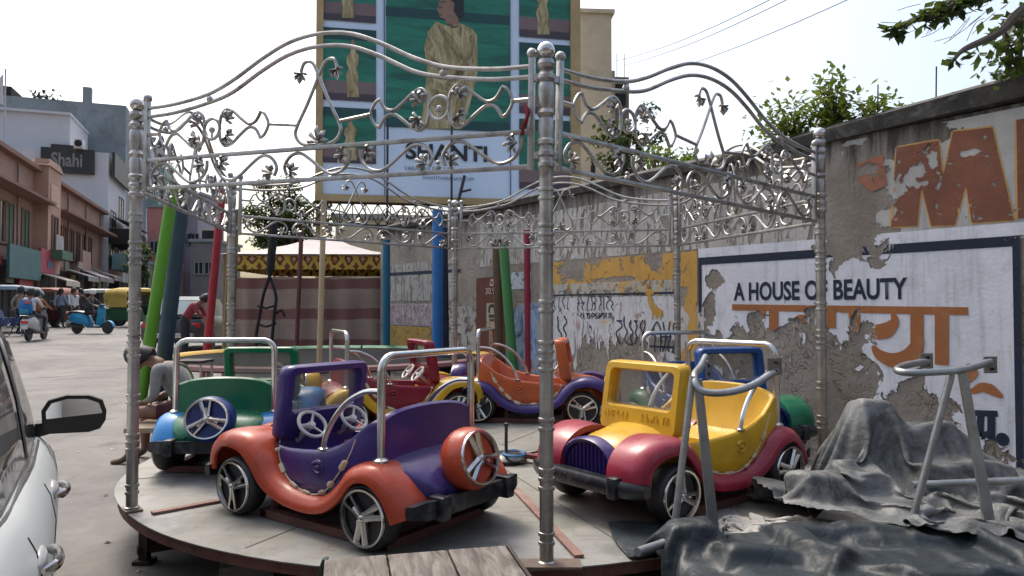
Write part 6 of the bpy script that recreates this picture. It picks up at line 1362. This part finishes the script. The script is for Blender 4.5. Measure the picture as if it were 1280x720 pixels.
def rickshaw(loc, rz, body_c, roof_c, label, stripe=None, ln=2.6):
    r_ = thing('auto_rickshaw', loc, rz, label, 'rickshaw', 'three-wheeled rickshaws in the street')
    wheel(r_, 1.0, 0, .22, .22, .10); wheel(r_, -.75, .52, .22, .22, .10); wheel(r_, -.75, -.52, .22, .22, .10)
    m = MB(); secs = []
    for x, w_, z0, z1 in ((1.28, .28, .40, .72), (1.18, .44, .30, .92), (.95, .56, .26, 1.0), (.55, .62, .26, .98), (.45, .63, .26, .55), (-.2, .64, .26, .55), (-.3, .64, .26, .86), (-1.05, .64, .28, .90), (-1.22, .60, .34, .86)): secs.append([(x, y * w_, lerp(z0, z1, t)) for y, t in ((-.9, 0), (-1, .12), (-1, .9), (-.92, 1), (.92, 1), (1, .9), (1, .12), (.9, 0))])
    bo = m.loft(secs).build('body', body_c, r_, ang=30)
    m = MB(); secs = []
    for x, z, w_ in ((1.12, 1.58, .52), (1.0, 1.70, .60), (.4, 1.78, .64), (-.6, 1.78, .65), (-1.12, 1.70, .64), (-1.24, 1.52, .62)): secs.append([(x, -w_, z - .16), (x, -w_ * .96, z - .04), (x, -w_ * .5, z + .02), (x, w_ * .5, z + .02), (x, w_ * .96, z - .04), (x, w_, z - .16), (x, w_ * .9, z - .16), (x, 0, z - .04), (x, -w_ * .9, z - .16)])
    m.loft(secs).build('canopy', roof_c, r_, ang=50)
    for x, x2 in ((1.0, 1.05), (.42, .42), (-.30, -.30), (-1.18, -1.2)):
        for sy in (-1, 1): MB().tube([(x, sy * .58, .85 if x > 0 else .7), (x2, sy * .60, 1.62)], .022, 6).build('pillar', black_m, r_)
    MB().add([(1.02, -.52, 1.0), (1.02, .52, 1.0), (1.08, .50, 1.56), (1.08, -.50, 1.56)], [(0, 1, 2, 3)]).build('windscreen', carglass, r_, smooth=False)
    MB().box((-1.21, 0, 1.22), (.03, 1.16, .62)).build('rear_curtain', stripe or black_m, r_, smooth=False)
    MB().box((-.62, 0, .95), (.55, 1.1, .10), bev=.03).build('seat', mk('seat_red', (.12, .02, .02), .6), r_); MB().box((-.98, 0, 1.2), (.12, 1.1, .5), bev=.03).build('seat_back', mk('seat_red', 0), r_)
    MB().ball((1.27, 0, .62), (.05, .10, .09), 10).build('headlight', mk('lens', 0), r_); MB().tube([(.75, -.25, 1.08), (.82, 0, 1.1), (.75, .25, 1.08)], .014, 6).build('handlebar', dkiron, r_); return r_
rickshaw(place(8, 27.5), R(20), mk('royal_blue_paint', (.012, .04, .17), .4), mk('pale_blue_canopy', (.20, .26, .32), .7), 'royal blue rickshaw with a pale roof at the left edge of the photo', mk('royal_blue_paint', 0))
rickshaw(place(62, 33.0), R(170), mk('dark_maroon_paint', (.06, .012, .014), .4), mk('dusty_red_canopy', (.30, .11, .09), .7), 'maroon rickshaw with a dusty red roof behind the grey scooter')
rickshaw(place(128, 35.0), R(200), mk('dark_grey_paint', (.04, .045, .045), .45), mk('white_canopy', (.46, .46, .44), .7), 'dark rickshaw with a white roof behind the turquoise scooter')
rickshaw(place(169, 33.0), R(78), mk('dark_green_paint', (.015, .07, .035), .45), mk('yellow_canopy', (.42, .30, .06), .7), 'green and yellow auto rickshaw half hidden by the left post', mk('yellow_canopy', 0))
# car and person between the coloured poles
dcar = thing('parked_car', place(243, 19.5), R(97), 'dark dusty car parked between the blue and red poles', 'car')
m = MB(); secs = []
for x, w_, z0, z1 in ((-1.8, .60, .35, .70), (-1.7, .74, .28, .86), (-1.0, .80, .25, .92), (.6, .80, .25, .92), (1.5, .76, .26, .82), (1.8, .62, .32, .66)): secs.append([(x, y * w_, lerp(z0, z1, t)) for y, t in ((-.9, 0), (-1, .2), (-1, .75), (-.88, 1), (.88, 1), (1, .75), (1, .2), (.9, 0))])
dk = mk('dark_grey_car', (.045, .05, .05), .3, 0, .2, 2, (.15, .14, .12), .3, 3); m.loft(secs).build('body', dk, dcar)
m = MB(); secs = []
for x, w_, z1 in ((-1.65, .64, .95), (-1.3, .62, 1.34), (-.3, .60, 1.44), (.2, .60, 1.40), (.9, .64, .95)): secs.append([(x, -.70, .90), (x, -w_, z1 - .04), (x, -w_ * .8, z1), (x, w_ * .8, z1), (x, w_, z1 - .04), (x, .70, .90)])
m.loft(secs).build('cabin', dk, dcar); MB().add([(-1.66, -.56, .98), (-1.66, .56, .98), (-1.36, .54, 1.32), (-1.36, -.54, 1.32)], [(0, 1, 2, 3)]).build('rear_window', mk('pale_glare_glass', (.28, .34, .34), .08), dcar, smooth=False)
for x in (-1.15, 1.15):
    for sy in (-1, 1): wheel(dcar, x, sy * .72, .28, .28, .16)
MB().box((-1.80, 0, .46), (.06, 1.1, .12), bev=.02).build('bumper', mk('worn_chrome', (.5, .5, .5), .25, .9), dcar)
for sy in (-1, 1): MB().box((-1.76, sy * .58, .70), (.05, .2, .12), bev=.015).build('tail_light', mk('red_lens', 0), dcar)
BEND = dict(STAND); BEND.update(chest=(.20, 0, 1.20), neck=(.36, 0, 1.33), head=(.48, 0, 1.40), sh_l=(.26, .18, 1.28), sh_r=(.26, -.18, 1.28), el_l=(.40, .22, 1.04), el_r=(.40, -.22, 1.04), wr_l=(.55, .18, .93), wr_r=(.55, -.18, .93))
person('person in a dull red shirt leaning forward behind the coloured poles', place(231, 17.2), R(5), BEND, dict(top=cloth('dull_red_shirt', (.22, .035, .045)), low=cloth('dark_trousers', 0), shoe=shoe_m))

# ================================================================== PLANTS
def leaf_mat(name, c0, c1):
    m, nt, b = nodes(name); L = nt.links; co = obco(nt)
    oi = N(nt, 'ShaderNodeNewGeometry'); c = mix(nt, oi.outputs['Random Per Island'], c0, c1); L.new(c, b.inputs['Base Color']); b.inputs['Roughness'].default_value = .5
    tl_ = N(nt, 'ShaderNodeBsdfTranslucent'); L.new(mix(nt, .5, c, (.12, .16, .02)), tl_.inputs[0]); g = N(nt, 'ShaderNodeMixShader', Fac=.42); L.new(b.outputs[0], g.inputs[1]); L.new(tl_.outputs[0], g.inputs[2]); L.new(g.outputs[0], nt.nodes['Material Output'].inputs[0]); return m
lf_dark = leaf_mat('dark_leaf', (.020, .045, .014), (.050, .085, .022)); lf_fresh = leaf_mat('fresh_leaf', (.075, .13, .022), (.21, .26, .045)); bark = mk('bark', (.10, .085, .065), .9, 0, .3, 6, bmp=.5)
def leaf(m, p, s, rr_, droop=.4):
    a_ = rr_.uniform(0, 6.28); el = rr_.uniform(-1.1, .7) - droop * .3; d_ = Vector((math.cos(a_) * math.cos(el), math.sin(a_) * math.cos(el), math.sin(el))); sd_ = d_.cross(Vector((rr_.uniform(-.4, .4), rr_.uniform(-.4, .4), 1))).normalized(); nn = sd_.cross(d_)
    m.add([p, p + d_ * s * .45 + sd_ * s * .30, p + d_ * s, p + d_ * s * .45 - sd_ * s * .30, p + d_ * s * .5 - nn * s * .07], [(0, 1, 4), (1, 2, 4), (2, 3, 4), (3, 0, 4)])
def foliage(clumps, n, s, seed):
    rr_ = random.Random(seed); m = MB()
    for c, r_ in clumps:
        for _ in range(int(n * r_ * r_)):
            v = Vector((rr_.gauss(0, 1), rr_.gauss(0, 1), rr_.gauss(0, 1))).normalized() * (r_ * rr_.random() ** .45); v.z *= .8; leaf(m, Vector(c) + v, s * rr_.uniform(.6, 1.25), rr_)
    return m
def tree(name, label, base, htr, crown, nl, ls, mat_, seed, c='tree', trunk_r=.16, nc=26):
    rr_ = random.Random(seed); o = thing(name, base, 0, label, c); m = MB(); cx_, cy_, cz_, rx, rz_ = crown; cl = []
    for i in range(nc):
        v = Vector((rr_.gauss(0, 1), rr_.gauss(0, 1), rr_.gauss(0, 1))).normalized() * rr_.uniform(.35, 1.0); cl.append(((cx_ + v.x * rx, cy_ + v.y * rx, cz_ + v.z * rz_), rr_.uniform(.18, .34) * rx))
    top = Vector((cx_ * .5, cy_ * .5, htr)); m.tube(cat([(0, 0, 0), (.1 * trunk_r, .05, htr * .5), top], 5), [trunk_r * (1 - .06 * k) for k in range(11)], 8)
    for p, r_ in cl[:14]: m.tube(cat([top * .92, (top + Vector(p)) / 2 + Vector((rr_.uniform(-.2, .2), 0, .1)), p], 4), [trunk_r * .5 * (1 - .1 * k) for k in range(9)], 5)
    m.build('trunk', bark, o); foliage(cl, nl, ls, seed + 1).build('crown', mat_, o, smooth=False, recalc=False); return o
b_ = at(362, 380, 22); zt_ = at(362, 225, 22).z
tree('leafy_tree', 'dark leafy tree behind the tent roof, left of the hoarding', (b_.x, b_.y, .4), zt_ * .55, (0, 0, zt_ * .68, 1.35, zt_ * .26), 1300, .13, lf_dark, 21, nc=48)
b_ = at(173, 380, 52); tree('leafy_tree', 'dense dark tree at the far end of the street beside the left post', (b_.x, b_.y, .5), 3.2, (0, 0, at(172, 335, 52).z, 1.0, 1.9), 700, .24, lf_dark, 22, nc=40)
b_ = at(790, 380, 16); tree('leafy_tree', 'dark bushy tree rising behind the wall below the brown tower', (b_.x, b_.y, .0), 3.6, (0, 0, at(800, 172, 16).z - .1, .85, 1.0), 900, .14, lf_dark, 23)
b_ = at(835, 380, 12.5); tree('leafy_bush', 'low fresh green bush showing over the wall top', (b_.x, b_.y, .0), 2.8, (0, 0, at(820, 208, 12.5).z, .75, .45), 700, .12, lf_fresh, 24, 'bush')
def sapling(label, root_px, tips, seed, ls, n, mat_):
    s_, z_ = wpx(*root_px); rt = WM @ Vector((s_, .12, z_)); o = thing('wall_sapling', rt, 0, label, 'plant'); rr_ = random.Random(seed); m = MB(); lf = MB()
    for (x, y, dy) in tips:
        s2_, z2_ = wpx(x, y); p = WM @ Vector((s2_, .12 + dy, z2_)) - rt; pts = cat([(0, 0, 0), p * .5 + Vector((rr_.uniform(-.04, .04), rr_.uniform(-.04, .04), .04)), p], 6); m.tube(pts, [.014 * (1 - .06 * k) for k in range(13)], 5)
        for k in range(3, 13):
            for _ in range(n):
                q = pts[k] + Vector((rr_.gauss(0, .07), rr_.gauss(0, .07), rr_.gauss(0, .06))) * (.5 + k / 13); leaf(lf, q, ls * rr_.uniform(.6, 1.25), rr_)
    m.build('stem', bark, o); lf.build('leaves', mat_, o, smooth=False, recalc=False)
sapling('tall fig sapling with bright green leaves sprouting from the wall top', (1030, 168), ((1032, 88, 0), (1018, 98, .1), (1046, 112, -.1), (1010, 122, .1), (1050, 130, 0), (1026, 120, 0)), 31, .085, 9, lf_fresh)
sapling('low spreading sapling on the wall top, left of the taller sapling', (990, 178), ((960, 120, 0), (975, 128, .1), (950, 150, 0), (985, 140, -.1), (940, 165, 0), (962, 172, -.15), (1000, 135, .1)), 32, .08, 8, lf_fresh)
sapling('small sapling tuft on the wall top, right of the taller sapling', (1078, 152), ((1086, 118, 0), (1070, 130, .05), (1098, 128, -.05)), 33, .075, 7, lf_fresh)
sapling('weeds hanging from the wall coping at the far right', (1262, 104), ((1268, 85, 0), (1278, 92, .05), (1255, 97, -.1)), 34, .07, 8, lf_dark)
# overhanging tree beyond the right frame
ot = thing('overhanging_tree', (5.2, 5.6, 0), 0, 'tree whose dark-leaved branches overhang the wall at the top right corner', 'tree'); OB = Vector((5.2, 5.6, 0)); m = MB(); lf = MB(); rr_ = random.Random(40)
m.tube(cat([(0, 0, 0), (.1, .1, 2.0), (0, -.1, 4.4)], 5), [.16 * (1 - .05 * k) for k in range(11)], 8)
fork_ = Vector((0, -.1, 4.3))
def bough(pts, ends, n, ls, sp):
    P = cat([fork_] + [at(x, y, Y) - OB for x, y, Y in pts], 7); m.tube(P, [.045 * (1 - .9 * k / len(P)) + .004 for k in range(len(P))], 6)
    for k in range(int(len(P) * ends), len(P)):
        for _ in range(n): leaf(lf, P[k] + Vector((rr_.gauss(0, sp), rr_.gauss(0, sp), rr_.gauss(0, sp * .7))), ls * rr_.uniform(.7, 1.3), rr_)
bough([(1290, -38, 5.2), (1235, -14, 5.0), (1205, -2, 4.9), (1180, 12, 4.85), (1160, 22, 4.8)], .58, 8, .085, .04)
bough([(1262, -28, 5.1), (1215, -6, 5.0), (1190, 2, 4.9)], .5, 7, .085, .05)
bough([(1215, 0, 5.0), (1165, 18, 4.9), (1140, 26, 4.85), (1115, 40, 4.8)], .86, 7, .09, .025)
bough([(1300, 20, 5.2), (1262, 30, 5.2), (1258, 55, 5.2), (1262, 80, 5.2)], .45, 8, .085, .10)
bough([(1310, 10, 5.3), (1280, 20, 5.3), (1275, 60, 5.3), (1278, 90, 5.3)], .45, 8, .085, .11)
bough([(1300, 0, 5.1), (1250, 40, 5.0), (1205, 62, 4.9), (1192, 76, 4.85)], .93, 4, .10, .018)
for _ in range(16):
    x, y = rr_.uniform(1150, 1250), rr_.uniform(0, 25); p = at(x, y, 4.95) - OB; q = at(x - rr_.uniform(20, 60), y + rr_.uniform(5, 35), 4.95) - OB; m.tube(cat([p, (p + q) / 2 + Vector((0, 0, rr_.uniform(-.05, .06))), q], 4), .0025, 4)
m.build('trunk', bark, ot); lf.build('leaves', lf_dark, ot, smooth=False, recalc=False)
# overhead cables
for i, (x0, y0, x1, y1, lab) in enumerate(((772, 76, 960, -6, 'uppermost thin cable slanting across the sky right of the hoarding'), (780, 82, 985, -8, 'middle thin cable slanting across the sky right of the hoarding'), (795, 100, 1048, -2, 'lowest thin cable slanting across the sky right of the hoarding'))):
    a_, c_ = at(x0, y0, 32), at(x1 + (x1 - x0) * .5, y1 + (y1 - y0) * .5, 14); pts = [a_.lerp(c_, t / 14) - Vector((0, 0, .25 * math.sin(math.pi * t / 14))) for t in range(15)]
    tag(MB().tube(pts, .012, 4).build('overhead_cable', mk('grey_cable', (.16, .17, .17), .7)), lab, 'cable', 'overhead cables')

# scraps of litter on the road and under the deck
rr = random.Random(61); lit = [mk('paper_scrap', (.42, .40, .36), .85), mk('brown_scrap', (.16, .11, .07), .9), mk('dark_scrap', (.05, .045, .04), .9)]
for k in range(26):
    x, y = rr.uniform(90, 330), rr.uniform(470, 718); p = on_g(x, y)
    if (p.x - CX) ** 2 + (p.y - CY) ** 2 < 2.0 ** 2: continue
    s_ = rr.uniform(.015, .05); m = MB(); m.add([(0, 0, .002), (s_, .3 * s_, .006), (1.1 * s_, s_, .002), (.2 * s_, .8 * s_, .010), (.5 * s_, .5 * s_, .014)], [(0, 1, 4), (1, 2, 4), (2, 3, 4), (3, 0, 4)])
    o = m.build('litter_scrap', lit[k % 3], None, smooth=False, recalc=False); o.location = p; o.rotation_euler = (0, 0, rr.uniform(0, 6)); tag(o, ('pale', 'brown', 'dark')[k % 3] + ' scrap of litter lying on the dusty road by the ride', 'litter', 'litter on the road, ' + ('pale', 'brown', 'dark')[k % 3])
